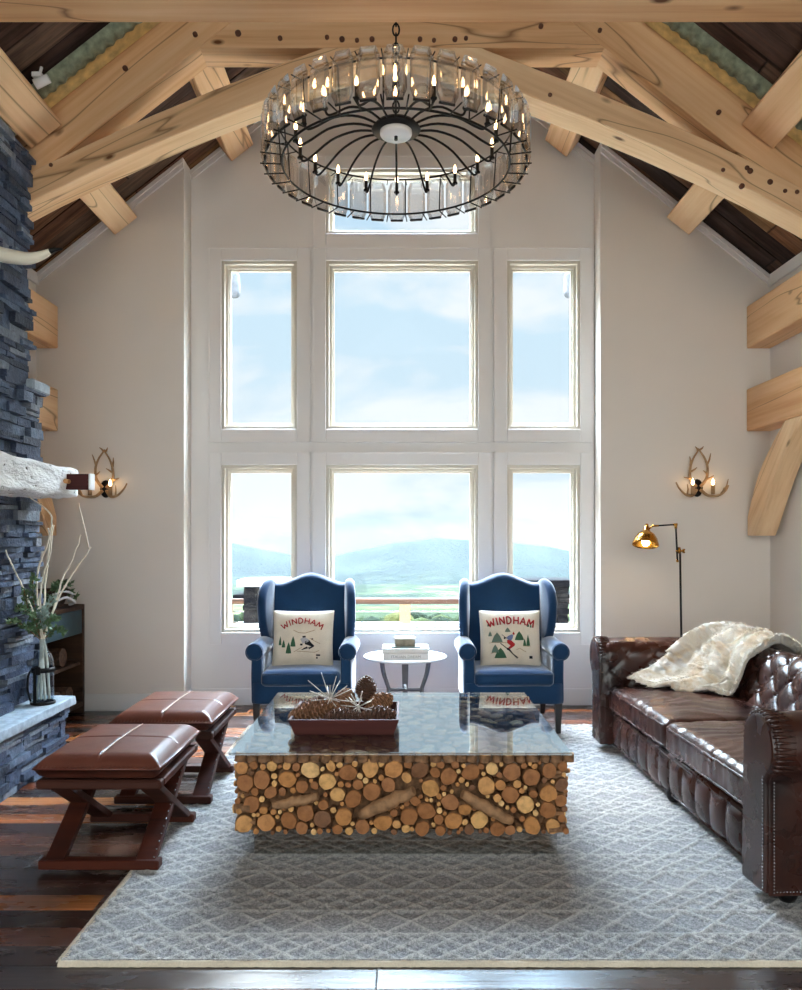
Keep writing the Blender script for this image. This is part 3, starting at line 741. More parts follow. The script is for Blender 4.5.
# ------------------------------------------------------------------ antler sconces
def sconce(cx, loc, label, flip=1):
    r = thing('antler_sconce', label, 'wall lamp', loc, 0, 'antler sconces')
    S = .0083
    def P(x, y, o): return Vector(((x)*S*flip, -o, -(y)*S))
    def antler(path, r0, r1):
        cu = catmull(path, 22); return cu, [lerp(r0, r1, (i/21)) for i in range(22)]
    MB().lathe([(0, .03), (.05, .028), (.058, .015), (.06, .0), (0, 0)], n=20, M=Matrix.Translation((0, 0, 0)) @ Matrix.Rotation(PI/2, 4, 'X') @ Matrix.Diagonal((.75, 1.25, 1, 1))).build('back_plate', BLACK, r)
    # pixel offsets from the plate
    defs = [([(-2, -1, .03), (-9, -9, .05), (-9, -20, .055), (-6, -29, .05), (0, -38, .04)], [([(-9, -22), (-10, -31)], .05), ([(-8.5, -16), (-3, -20)], .055), ([(-8, -8), (-16, -10.5)], .05), ([(-1, -36.5), (-4, -41)], .04)]),
            ([(2, -1, .03), (7, -9, .05), (8, -20, .055), (5, -30, .05), (-1, -39, .045)], [([(7.5, -22), (11, -34)], .05), ([(8, -13), (3, -17)], .055), ([(7, -8), (14, -12)], .05), ([(0.5, -37.5), (4, -41)], .045)]),
            ([(-2, 2, .03), (-8, 8, .07), (-16, 7, .1), (-22, 1, .1), (-25, -5, .095)], [([(-14, 7.3), (-14.5, -3)], .1)]),
            ([(2, 2, .03), (8, 8, .07), (17, 8, .1), (24, 3, .1), (27, -2, .095)], [([(22, 5), (26, -8)], .1), ([(19, 7), (22, 0)], .1)])]
    for main, tines in defs:
        cu, ra = antler([P(*q) for q in main], .014, .006)
        g = MB().tube(cu, ra, 8)
        for (a, b), o in tines:
            A, B = P(a[0], a[1], o), P(b[0], b[1], o+.01); g.tube([A, A.lerp(B, .5)+Vector((.004, -.004, 0)), B], [.009, .007, .003], 7)
        g.build('antler', ANTLER, r)
    for x in (-8, 12):
        q = P(x, 7, .085); 
        c_ = MB().tube([q, q+Vector((0, 0, .075))], .0165, 12).build('candle_sleeve', ANTLER, r)
        MB().lathe([(0, 0), (.008, .002), (.013, .018), (.009, .036), (.002, .055), (0, .056)], (q.x, q.y, q.z+.077), 12).build('bulb', FLAME, c_)
a = px(106, 489, YS); sconce(0, (a.x, YS-.001, a.z), 'antler wall sconce with two candle lights beside the mantel end', -1)
a = px(697, 488, YS); sconce(0, (a.x, YS-.001, a.z), 'antler wall sconce with two candle lights above the floor lamp')

STICK = plain('silvery_stick', C(206, 200, 192), .4, .3)
# ------------------------------------------------------------------ rug
RX0, RX1, RY0, RY1 = -1.157, 2.05, 2.71, 6.12
def rug_h(x, y):
    v = (y-RY0)/.18; b = math.floor(v); fv = v-b
    u = (x-RX0)/(.19 if b % 2 else .23)+.25*(b % 3)
    d = abs(abs((u % 1)-.5)*2-abs(fv-.5)*2)
    d2 = abs(abs(((u+.5) % 1)-.5)*2-abs(fv-.5)*2)
    m = max(0, 1-min(d, d2*1.0)/.14) if b % 2 == 0 else max(0, 1-d/.17)
    ln = max(0, 1-min(fv, 1-fv)/.09)
    return max(m, ln*.8)
def rugm():
    t = NT('woven_wool'); v = t.co()
    at = t('Attribute', attribute_name='ridge').outputs['Fac']
    n1 = t.noise(v, 240, 2, .6); n2 = t.noise(v, 70, 3, .7); n3 = t.noise(v, 2.2, 3)
    yarn = t.math('ADD', t.math('MULTIPLY', n1, .5), t.math('MULTIPLY', n2, .5))
    base = t.ramp(yarn, [(.38, C(86, 86, 90)), (.5, C(140, 139, 140)), (.62, C(184, 182, 180))])
    rid = t.ramp(yarn, [(.36, C(152, 150, 147)), (.58, C(212, 208, 202))])
    col = t.mix(at, base, rid)
    col = t.mix(.3, col, t.ramp(n3, [(.3, (.75, .75, .75, 1)), (.7, (1.1, 1.1, 1.1, 1))]), 'MULTIPLY')
    return t.bsdf(col=col, rough=.95, spec=.15, sheen=.15, nor=t.bump(yarn, .8, .01))
g = MB(); NX, NY = 300, 400; vals = []
for i in range(NX):
    for j in range(NY):
        x = lerp(RX0, RX1, i/(NX-1)); y = lerp(RY0, RY1, j/(NY-1)); h = rug_h(x, y); vals.append(h)
        e = min(i, NX-1-i)
        xx = x+(.004*noise.noise(Vector((y*30, 0, 0))) if e == 0 else 0)
        g.v.append((xx, y, .004+.008+.011*h+.002*noise.noise(Vector((x*60, y*60, 0)))))
for i in range(NX-1):
    for j in range(NY-1):
        g.f.append((i*NY+j, (i+1)*NY+j, (i+1)*NY+j+1, i*NY+j+1)); g.m.append(0); g.s.append(True)
nv = len(g.v)
# skirt down to the floor and a closed underside
ed = [i*NY for i in range(NX)]+[(NX-1)*NY+j for j in range(1, NY)]+[i*NY+NY-1 for i in range(NX-2, -1, -1)]+[j for j in range(NY-2, 0, -1)]
for k in ed: g.v.append((g.v[k][0], g.v[k][1], .001)); vals.append(0.0)
for q in range(len(ed)):
    a, b = ed[q], ed[(q+1) % len(ed)]; g.f.append((a, b, nv+(q+1) % len(ed), nv+q)); g.m.append(0); g.s.append(False)
g.f.append([nv+q for q in range(len(ed))]); g.m.append(0); g.s.append(False)
rug = g.build('rug', rugm(), recalc=False)
at = rug.data.attributes.new('ridge', 'FLOAT', 'POINT'); at.data.foreach_set('value', vals)
tag(rug, 'large grey and cream woven rug with raised diamond pattern', 'rug')
g = MB()
def hemf(u, v):
    x = lerp(RX0-.004, RX1, u); a = PI*v; return (x, RY0-.004-.012*math.cos(a), .001+.016*math.sin(a)+.002*noise.noise(Vector((x*50, v, 0))))
g.grid(hemf, 260, 7); g.build('hem', LINEN, rug)['label'] = 'cream hem band along the near edge'
g = MB(); rf = random.Random(2)
for k in range(300):
    y = lerp(RY0+.01, RY1, k/299)
    g.tube([(RX0+.01, y, .012), (RX0-.012, y+rf.uniform(-.004, .004), .009), (RX0-.02, y+rf.uniform(-.006, .006), .003)], .0028, 4)
o = g.build('fringe', LINEN, rug)

# ------------------------------------------------------------------ coffee table
ct = thing('coffee_table', 'low square coffee table faced with cut log ends under a glass top', 'coffee table', (-.005, 4.16, 0)); rel = Rel(ct)
TX, TY = -.002, 4.155
HW, HD = .735, .625
FZ0, FZ1 = .135, .462
rel('plinth', MB().box2((TX-.665, 3.60, .0235), (TX+.70, 4.71, .14), .003), MIRROR, label='mirrored plinth under the logs')
rel('core', MB().box2((TX-HW+.075, TY-HD+.075, .14), (TX+HW-.075, TY+HD-.075, .455)), BARK)
rel('glass_top', MB().box2((-.752, 3.475, .5), (.742, 4.83, .512), .0035), TABLEGLASS, label='thick clear glass top')
rp = random.Random(17)
def pack(w, h, radii, keep=()):
    pts = []
    for r, tries in radii:
        for _ in range(tries):
            x, y = rp.uniform(r*.8, w-r*.8), rp.uniform(r*.8, h-r*.8)
            if any((x-a)**2+(y-b)**2 < (r+q)**2*.96 for a, b, q in pts): continue
            if any(f(x, y) < r*.85 for f in keep): continue
            pts.append((x, y, r))
    return pts
RAD = [(.04, 260), (.034, 700), (.029, 1200), (.024, 1800), (.019, 2400), (.014, 3000), (.010, 3000)]
def segd(ax, ay, bx, by, t):
    def f(x, y):
        dx, dy = bx-ax, by-ay; u = max(0, min(1, ((x-ax)*dx+(y-ay)*dy)/(dx*dx+dy*dy))); return math.hypot(x-ax-u*dx, y-ay-u*dy)-t
    return f
def fpx(x, y): # photo pixel on the front face plane -> face coordinates
    p = px(x, y, 3.5); return p.x-(TX-HW), p.z-FZ0
drifts = [((272, 806), (318, 797), .022), ((360, 815), (414, 791), .03), ((462, 794), (512, 822), .026)]
kf = []
for a, b, r in drifts: kf.append(segd(*fpx(*a), *fpx(*b), r))
def log(M, r, ln):
    g = MB(); n = 14; e = rp.uniform(.9, 1.08); vs = []
    wob = [1+rp.uniform(-.07, .07) for _ in range(n)]
    for (q, z) in ((1.0, -ln), (1.0, -.006), (.93, 0), (.0, .002)):
        if q == 0: vs.append((0, 0, z)); continue
        for j in range(n):
            a = 2*PI*j/n; vs.append((r*q*e*wob[j]*math.cos(a), r*q/e*wob[j]*math.sin(a), z))
    fs = [(i*n+j, i*n+(j+1) % n, (i+1)*n+(j+1) % n, (i+1)*n+j) for i in range(2) for j in range(n)]
    g.add(vs, fs[:n], 1, True, M); g.add(vs, fs[n:]+[(2*n+j, 2*n+(j+1) % n, 3*n) for j in range(n)], 0, False, M)
    return g
front, rest = [], MB()
def tiltM(loc, ax):
    base = {'y-': Matrix.Rotation(PI/2, 4, 'X'), 'y+': Matrix.Rotation(-PI/2, 4, 'X'), 'x': Matrix.Rotation(PI/2, 4, 'Y'), 'x-': Matrix.Rotation(-PI/2, 4, 'Y'), 'z': Matrix.Identity(4)}[ax]
    return Matrix.Translation(loc) @ base @ Matrix.Rotation(rp.uniform(-.16, .16), 4, 'X') @ Matrix.Rotation(rp.uniform(-.16, .16), 4, 'Y') @ Matrix.Rotation(rp.uniform(0, 6), 4, 'Z')
for (x, y, r) in pack(2*HW, FZ1-FZ0, RAD, kf):
    front.append((r, log(tiltM((TX-HW+x, TY-HD-rp.uniform(-.012, .018), FZ0+y), 'y-'), r*.98, .08)))
for (x, y, r) in pack(2*HD-.02, FZ1-FZ0, RAD): rest.add(*(lambda q: (q.v, q.f))(log(tiltM((TX+HW+rp.uniform(-.012, .012), TY-HD+.01+x, FZ0+y), 'x'), r*.98, .08)))
for (x, y, r) in pack(2*HD-.02, FZ1-FZ0, RAD): rest.add(*(lambda q: (q.v, q.f))(log(tiltM((TX-HW-rp.uniform(-.012, .012), TY-HD+.01+x, FZ0+y), 'x-'), r*.98, .08)))
for (x, y, r) in pack(2*HW, FZ1-FZ0, RAD[:5]): rest.add(*(lambda q: (q.v, q.f))(log(tiltM((TX-HW+x, TY+HD, FZ0+y), 'y+'), r*.98, .08)))
# upright pieces seen from above through the glass, and the course of short uprights at the front edge
x = TX-HW
while x < TX+HW-.02:
    r = rp.uniform(.022, .032); x += r
    for yy in (TY-HD+.012, TY+HD-.012): rest.add(*(lambda q: (q.v, q.f))(log(tiltM((x, yy, .497), 'z'), r*.97, .04)))
    x += r
for (x, y, r) in pack(2*HW-.04, 2*HD-.12, [(.04, 900), (.03, 2500), (.022, 3500)]): rest.add(*(lambda q: (q.v, q.f))(log(tiltM((TX-HW+.02+x, TY-HD+.06+y, .492-rp.uniform(0, .012)), 'z'), r*.97, .05)))
def split(mbx): # the log() mesh loses its slots when merged: give every face its slot back by orientation
    return mbx
front.sort(key=lambda q: -q[0])
for r, g in front[:96]: rel('log', g, [LOGEND, BARK])
fill = MB()
for r, g in front[96:]:
    o0 = len(fill.v); fill.v += g.v
    for f, m, s_ in zip(g.f, g.m, g.s): fill.f.append([i+o0 for i in f]); fill.m.append(m); fill.s.append(s_)
nf = 14+14+14
rest.m = [1 if (k % nf) < 14 else 0 for k in range(len(rest.f))]; rest.s = [m == 1 for m in rest.m]
o0 = len(fill.v); fill.v += rest.v
for f, m, s_ in zip(rest.f, rest.m, rest.s): fill.f.append([i+o0 for i in f]); fill.m.append(m); fill.s.append(s_)
o = rel('small_logs', fill, [LOGEND, BARK]); o['kind'] = 'stuff'
for a, b, r in drifts:
    A, B = px(a[0], a[1], 3.51), px(b[0], b[1], 3.51); cu = [A.lerp(B, i/13)+Vector((0, .01*noise.noise(Vector((i*.5, a[0], 0))), .012*noise.noise(Vector((i*.6, 3, a[0]))))) for i in range(14)]
    g = MB(); g.tube(cu, [r*(.55+.5*math.sin(PI*(i+2)/17)+.12*noise.noise(Vector((i*.9, a[0], 5)))) for i in range(14)], 12)
    rel('driftwood_branch', g, DRIFT, label='knotty driftwood branch lying sideways')

# tray with cones
TRX, TRY, TRZ = -.275, 3.985, .5125
ty = thing('tray', 'dark wooden tray of pine cones on the glass coffee table', 'tray', (TRX, TRY, TRZ))
W2, D2 = .235, .19; g = MB(); fl = .026; hh = .075; th = .012
g.box((0, 0, .006), (2*W2-.02, 2*D2-.02, .011))
def wallp(ax, ay, bx, by, nx, ny):
    a0 = Vector((ax, ay, 0)); b0 = Vector((bx, by, 0)); n_ = Vector((nx, ny, 0)); t_ = (b0-a0).normalized()
    a1 = a0+n_*fl-t_*fl+Vector((0, 0, hh)); b1 = b0+n_*fl+t_*fl+Vector((0, 0, hh))
    ins = -n_*th
    A0, B0, A1, B1 = a0+ins+t_*th, b0+ins-t_*th, a1+ins+t_*th, b1+ins-t_*th
    g.add([a0, b0, b1, a1, A0, B0, B1, A1], [(0, 1, 2, 3), (5, 4, 7, 6), (3, 2, 6, 7), (0, 4, 5, 1), (0, 3, 7, 4), (1, 5, 6, 2)])
wallp(-W2, -D2, W2, -D2, 0, -1); wallp(W2, -D2, W2, D2, 1, 0); wallp(W2, D2, -W2, D2, 0, 1); wallp(-W2, D2, -W2, -D2, -1, 0)
g.build('tray_body', TRAYWOOD, ty)
def cone_mesh(L, Rm, n, rs):
    g = MB(); g.lathe([(0, -L/2)]+[(Rm*.55*math.sin(PI*(.08+.88*i/9))**.7, -L/2+L*(i+.3)/9.6) for i in range(10)]+[(0, L/2)], n=10)
    for k in range(n):
        f = (k+.5)/n; a = k*2.39996; z = -L/2+L*f; rr = Rm*max(.12, math.sin(PI*(.10+.84*f))**.75)
        ca, sa = math.cos(a), math.sin(a); ra = Vector((ca, sa, 0)); tg = Vector((-sa, ca, 0)); up = Vector((0, 0, 1))
        w_ = rr*.34+.003; base_ = ra*rr*.45+up*z; tipp = ra*rr*1.05+up*(z+.010+L*.03); tk = up*.0045
        v = [base_-tg*w_*.4, base_+tg*w_*.4, tipp-ra*.004+tg*w_, tipp+ra*.005, tipp-ra*.004-tg*w_]
        top = [q+tk for q in v]
        g.add(v+top, [(0, 4, 3, 2, 1), (5, 6, 7, 8, 9), (0, 1, 6, 5), (1, 2, 7, 6), (2, 3, 8, 7), (3, 4, 9, 8), (4, 0, 5, 9)])
    return g
CN = [((-.17, -.08, .085), .23, .052, (0, 78, 12), CONE, 'long brown pine cone at the left end of the tray'),
      ((-.02, -.125, .066), .17, .044, (0, 90, -4), CONED, 'dark pine cone lying along the tray front, in the middle'),
      ((.145, -.10, .068), .17, .046, (0, 88, 8), CONED, 'dark pine cone lying at the front right of the tray'),
      ((.15, .02, .095), .16, .05, (0, 70, 40), CONE, 'light brown pine cone at the right end of the tray'),
      ((-.02, .05, .10), .15, .052, (0, 60, 75), CONE, 'brown pine cone heaped behind the spiky twig balls'),
      ((.09, .09, .155), .12, .05, (12, 8, 0), CONED, 'dark pine cone standing upright at the back of the tray'),
      ((.17, .12, .085), .15, .042, (0, 85, 100), CONED, 'small dark pine cone at the back right corner of the tray'),
      ((-.15, .09, .075), .17, .048, (0, 86, -30), CONED, 'dark pine cone low at the back left of the tray')]
for k, (p, L, Rm, ro, m, lab) in enumerate(CN):
    o = cone_mesh(L, Rm, 84, rp).build('pine_cone', m); o.location = (TRX+p[0], TRY+p[1], TRZ+p[2]); o.rotation_euler = tuple(math.radians(a) for a in ro)
    tag(o, lab, 'pine cone', 'pine cones in the tray')
for k, (q, L, n, lab) in enumerate(((px(330, 699, 3.93), .145, 22, 'large starburst of pale sticks lying on the pine cones'), (px(358, 707, 3.9), .1, 18, 'smaller starburst of pale sticks at the tray middle'))):
    g = MB(); rs2 = random.Random(40+k)
    for i in range(n):
        zz = 1-2*(i+.5)/n; a = i*2.39996+.4*k; rr = math.sqrt(1-zz*zz); d = Vector((rr*math.cos(a), rr*math.sin(a), zz*.95+.15)).normalized()
        ll = L*rs2.uniform(.65, 1.0)
        if d.z < -.1: ll *= .45
        g.tube([d*.004, d*ll], [.0026, .0022], 6)
    g.ball((0, 0, 0), .012, 10, 7)
    o = g.build('stick_starburst', STICK); o.location = q; tag(o, lab, 'ornament', 'stick ornaments')

# ------------------------------------------------------------------ x-frame stools
def make_stool():
    r = thing('stool', 'x', 'stool', (0, 0, 0), 0, 'x-frame leather stools')
    w, L = .52, .63   # x, y ; root at the middle of the near bottom bar side
    x0, x1, y0, y1 = -w/2, w/2, -L/2, L/2
    # base bars along x
    for y in (y0, y1-.055): 
        MB().box2((x0-.0, y, 0), (x1, y+.055, .04), .005).build('base_bar', MAHOG, r)
    # crossed legs in the y-z plane at both sides
    for x in (x0+.02, x1-.105):
        for s in (1, -1):
            p = [(s*(y0+.012), .035), (s*(y0+.075), .035), (s*(y1-.03), .35), (s*(y1-.093), .35)]
            xx = x+(.0 if s > 0 else .002)
            lg = MB().prism(p, 'x', xx, xx+.085, .003).build('leg', MAHOG, r)
            if x > 0 and s > 0:
                for i in range(15):
                    f = (i+.5)/15; g = MB(); g.ball((xx+.077, lerp(y0+.012, y1-.093, f)-.001, lerp(.035, .35, f)+.001), (.0045, .0045, .0045), 6, 5); g.build('nail', STEEL, lg)
    # top rails and seat board
    MB().box2((x0-.01, y0-.0, .345), (x1+.01, y0+.05, .385), .008).build('top_rail', MAHOG, r)
    MB().box2((x0-.01, y1-.05, .345), (x1+.01, y1, .385), .008).build('top_rail', MAHOG, r)
    for x in (x0-.01, x1-.04): MB().box2((x, y0+.05, .347), (x+.05, y1-.05, .383), .006).build('side_rail', MAHOG, r)
    # leather cushion with a raised centre and cross seams
    hx, hy = w/2+.012, L/2+.018
    def top(u, v):
        x = lerp(-hx, hx, u); y = lerp(-hy, hy, v)
        ex = min(1, (hx-abs(x))/.07); ey = min(1, (hy-abs(y))/.07); e = min(ex, ey)
        z = .44+.05*(math.sin(e*PI/2)**.8)+.010*(1-(x/hx)**2)*(1-(y/hy)**2)
        sx_ = math.exp(-(x/.006)**2); sy_ = math.exp(-(y/.006)**2)
        z -= .005*max(sx_, sy_)*(e > .3)
        return (x, y, z)
    g = MB(); N, M_ = 61, 71
    us = sorted(set([i/60 for i in range(61)]+[.5+d for d in (-.006, -.012, .006, .012)])); vs_ = sorted(set([i/60 for i in range(61)]+[.5+d for d in (-.005, -.01, .005, .01)]))
    vv = [top(u, v) for u in us for v in vs_]; nv_ = len(vs_)
    g.add(vv, [(i*nv_+j, (i+1)*nv_+j, (i+1)*nv_+j+1, i*nv_+j+1) for i in range(len(us)-1) for j in range(nv_-1)], 0, True)
    def bot(u, v):
        x = lerp(-hx, hx, u); y = lerp(-hy, hy, v); e = min(1, min((hx-abs(x)), (hy-abs(y)))/.05)
        return (x, y, .44-.052*math.sin(e*PI/2)**.7)
    g.grid(bot, 31, 31)
    cu = g.build('cushion', LEATHER2, r)
    g = MB()
    loop = [(-hx, -hy, .44), (hx, -hy, .44), (hx, hy, .44), (-hx, hy, .44), (-hx, -hy, .44)]
    for a, b in zip(loop, loop[1:]): g.tube([a, b], .005, 8)
    g.build('piping', LEATHER2, cu)
    g = MB(); g.tube([(0, lerp(-hy+.055, hy-.055, i/30), top(.5, lerp(.055/L, 1-.055/L, i/30))[2]+.0035) for i in range(31)], .0032, 6)
    g.build('seam_welt', plain('glint_welt', C(196, 170, 156), .3), cu)['label'] = 'welt along the middle of the cushion, its glint put into the colour'  # light colour paints the glint that runs along the leather welt
    return r
s1 = make_stool(); s1.location = (-1.305, 3.75, .018); s1['label'] = 'brown leather x-frame stool standing nearest the camera'
dup(s1, (-1.285, 4.60, .018), 0, 'brown leather x-frame stool behind the nearer one, closer to the blue armchair')

# ------------------------------------------------------------------ chesterfield sofa
sf = thing('sofa', 'dark brown buttoned leather chesterfield sofa along the right wall', 'sofa', (1.9, 4.32, 0)); rel = Rel(sf)
SX, SXB = 1.335, 2.40           # front of the arms, back of the sofa
A0, A1 = 3.02, 5.62             # outer faces of the arms
def path_len(P):
    L = [0]
    for a, b in zip(P, P[1:]): L.append(L[-1]+(b-a).length)
    return L
def roll_profile(h, inner0, rollc, rr, outz):
    # 2D profile (a, z), a = 0 at the inner face growing outwards
    pts = [Vector((inner0, .36)), Vector((inner0-.0, .45))]
    for i in range(17):
        an = PI-(PI*1.28)*i/16
        pts.append(Vector((rollc[0]+rr*math.cos(an), rollc[1]+rr*math.sin(an))))
    pts += [Vector((outz, rollc[1]-rr*1.05)), Vector((outz, .3)), Vector((outz, .06))]
    return pts
def resample(P, n):
    L = path_len(P); out = []
    for i in range(n):
        s = L[-1]*i/(n-1)
        for k in range(len(P)-1):
            if s <= L[k+1]+1e-9:
                out.append((P[k].lerp(P[k+1], (s-L[k])/max(1e-9, L[k+1]-L[k])), s)); break
    return out
def tuft(s, t, ds, dt, amp):
    a = s/ds+t/dt; b = s/ds-t/dt
    fa, fb = abs(math.sin(PI*a)), abs(math.sin(PI*b))
    k = math.sqrt(fa*fb); 
    return amp*(k**.55)-amp*.55*math.exp(-(fa*fa+fb*fb)/.05)
def buttons(mb, fn, s0, s1, t0, t1, ds, dt, r):
    n = int(s1/ds)+2; m = int(t1/dt)+2
    for i in range(-1, 2*n):
        for j in range(-1, 2*m):
            if (i+j) % 2: continue
            s, t = i*ds/2, j*dt/2
            if s0 < s < s1 and t0 < t < t1:
                q = fn(s, t); mb.ball(q, r, 8, 6)
def sweep(prof, length, place, ds, dt, amp, t_lo, t_hi, nu, nt, btn=True):
    S = resample(prof, nt); N = []
    for i in range(nt):
        d = S[min(i+1, nt-1)][0]-S[max(i-1, 0)][0]; n_ = Vector((-d.y, d.x)).normalized(); N.append(n_)
    def at(s, i, extra=0):
        p, t = S[i]; e = min(1, min(s, length-s)/.05)
        f = max(0, min(1, (t-t_lo)/.05))*max(0, min(1, (t_hi-t)/.05))
        d = tuft(s-length/2, t-t_lo, ds, dt, amp)*f*max(.15, e)+.003*noise.noise(Vector((s*14, t*14, amp*90)))
        q = p+N[i]*(d+extra); return place(q.x, q.y, s)
    g = MB()
    vs = [at(length*i/(nu-1), j) for i in range(nu) for j in range(nt)]
    g.add(vs, [(i*nt+j, (i+1)*nt+j, (i+1)*nt+j+1, i*nt+j+1) for i in range(nu-1) for j in range(nt-1)], 0, True)
    for i in (0, nu-1): g.add([vs[i*nt+j] for j in range(nt)], [tuple(range(nt))], 0, False)
    g.add([vs[j] for j in (0, nt-1)]+[vs[(nu-1)*nt+j] for j in (0, nt-1)], [(0, 1, 3, 2)], 0, False)
    if btn:
        bt_ = S[-1][1]
        def fn(s, t):
            tt = t+t_lo; i = min(range(nt), key=lambda k: abs(S[k][1]-tt)); return at(s+length/2, i, .002)
        buttons(g, fn, -length/2+.06, length/2-.06, .02, t_hi-t_lo-.02, ds, dt, .011)
    return g
# arms: a grows outwards (away from the seat)
prof = roll_profile(.77, 0, (.135, .635), .128, .19)
prof[0] = Vector((.0, .36)); prof[1] = Vector((.0, .5))
IN0, IN1 = A0+.265, A1-.265
nearp = lambda a, z, s: (SX+s, IN0-a, z)
farp = lambda a, z, s: (SX+s, IN1+a, z)
arm_len = .93
for nm, pl in (('near', nearp), ('far', farp)):
    g = sweep(prof, arm_len, pl, .2, .2, .02, .0, .42, 120, 90)
    # scrolled front panel with its nail trim
    Pp = [q for q, s in resample(prof, 50)]
    cen = Vector((.11, .45))
    poly = [Vector((-.005, .06))]+[cen+(q-cen)*.985 for q in Pp]
    if nm == 'far': pp = [(IN1+q.x, q.y) for q in poly]
    else: pp = [(IN0-q.x, q.y) for q in poly]
    g.prism(pp, 'x', SX-.018, SX+.03, .012, seg=2)
    g.prism([(IN1+q[0], q[1]) if nm == 'far' else (IN0-q[0], q[1]) for q in ((-.004, .06), (.19, .06), (.19, .5), (-.004, .5))], 'x', SX+.02, SX+arm_len, .004)
    # gathered pleats round the scroll edge
    for i in range(22):
        an = PI*(1.0-1.2*i/21); c2 = Vector((.135, .635)); 
        e0 = c2+Vector((math.cos(an), math.sin(an)))*.123; 
        f_ = (lambda a, z: (IN1+a, z)) if nm == 'far' else (lambda a, z: (IN0-a, z))
        y_, z_ = f_(e0.x, e0.y); y2, z2 = f_(*(c2+Vector((math.cos(an), math.sin(an)))*.13))
        g.tube([(SX-.012, y_, z_), (SX+.01, y2, z2), (SX+.075, y2, z2)], [.006, .008, .001], 6)
    a = rel('arm', g, LEATHER)
    g = MB(); out = []
    yb = (A0+.072) if nm == 'near' else (A1-.072)
    sg_ = -1 if nm == 'near' else 1
    for i in range(34): out.append((SX-.0185, (IN0-.18 if nm == 'near' else IN1+.18), lerp(.075, .52, i/33)))
    for i in range(34): out.append((SX+.018, yb+sg_*.0045, lerp(.075, .5, i/33)))
    for i in range(70): out.append((lerp(SX+.03, SX+arm_len, i/69), yb+sg_*.0045, .078))
    for q in out: g.ball(q, .0036, 6, 5)
    rel('nailhead_trim', g, STEEL, a)
# back
bprof = roll_profile(.77, 0, (.17, .638), .128, .27)
bprof[0] = Vector((-.05, .36)); bprof[1] = Vector((-.02, .46))
XB0 = 2.09
g = sweep(bprof, A1-A0-.16, lambda a, z, s: (XB0+a, A0+.08+s, z), .2, .2, .024, .0, .5, 300, 100)
g.box2((2.12, A0+.08, .085), (2.36, A1-.08, .5), .004)
rel('backrest', g, LEATHER)
# seat base with channelled front pads
g = MB(); g.box2((1.42, IN0-.02, .062), (2.2, IN1+.02, .285), .004)
NP = 12; wy = (IN1-IN0)/NP
def pad(u, v):
    y = lerp(IN0, IN1, u); z = lerp(.065, .262, v); f = (y-IN0)/wy % 1
    b = abs(math.sin(PI*f))**.45*abs(math.sin(PI*v))**.4
    return (1.415-.032*b, y, z)
g.grid(pad, NP*14+1, 14)
g.tube([(1.405, IN0, .272), (1.405, IN1, .272)], .016, 10)
g.tube([(1.408, IN0, .066), (1.408, IN1, .066)], .007, 8)
rel('seat_base', g, LEATHER)
# two seat cushions with pulled creases
for k, (ya, yb) in enumerate(((IN0+.004, (IN0+IN1)/2-.002), ((IN0+IN1)/2+.002, IN1-.004))):
    cyc, cxc = (ya+yb)/2, 1.73
    def dsp(p, n, k=k, ya=ya, yb=yb):
        u = (p.x-1.375)/.7; v = (p.y-ya)/(yb-ya)
        cr = max(0, math.sin(PI*min(1, max(0, u))))**.7*max(0, math.sin(PI*min(1, max(0, v))))**.6
        o = Vector((0, 0, 0))
        if n.z > .2: o.z += .03*cr
        wv = noise.noise(Vector((p.x*3.2+p.y*1.5, p.y*17+3.2*noise.noise(Vector((p.x*4, p.y*3, k))), 3.3*k)))
        fz = math.exp(-((u-.12)/.35)**2)
        o += n*(.0075*wv*(.55*fz+.4))
        if n.x < -.5: o += n*(.0045*noise.noise(Vector((0, p.y*30, p.z*9))))
        return o
    g = MB(); g.rbox((cxc, cyc, .372), (.715, yb-ya, .165), .045, 58, dsp)
    c_ = rel('seat_cushion', g, LEATHER)
    g = MB()
    for zz in (.318, .428):
        xx0 = 1.374; yy0, yy1 = ya+.012, yb-.012
        g.tube([(xx0+.03, yy0-.006, zz), (xx0+.004, yy0+.02, zz), (xx0, yy0+.06, zz)]+[(xx0+.003*noise.noise(Vector((i*.7, k, zz*9))), lerp(yy0+.1, yy1-.1, i/20), zz+.003*noise.noise(Vector((i*.9, k, 2)))) for i in range(21)]+[(xx0, yy1-.06, zz), (xx0+.004, yy1-.02, zz), (xx0+.03, yy1+.006, zz)], .0055, 7)
    rel('piping', g, LEATHER, c_)
for x in (1.43, 2.28):
    for y in (A0+.12, 4.32, A1-.12):
        if x > 2: zb_ = 0.001
        rel('foot', MB().lathe([(0, 0), (.028, 0), (.04, .02), (.042, .045), (.03, .058), (.034, .064), (0, .064)], (x, y, .0235 if x < 1.9 else 0.001), 16), BLACK)

PIV = Vector((1.335, 5.5, 0)); ROT = math.radians(2.0)
def swing(o): o.location = PIV+Matrix.Rotation(ROT, 4, 'Z') @ (Vector(o.location)-PIV); o.rotation_euler = (0, 0, ROT)
swing(sf)
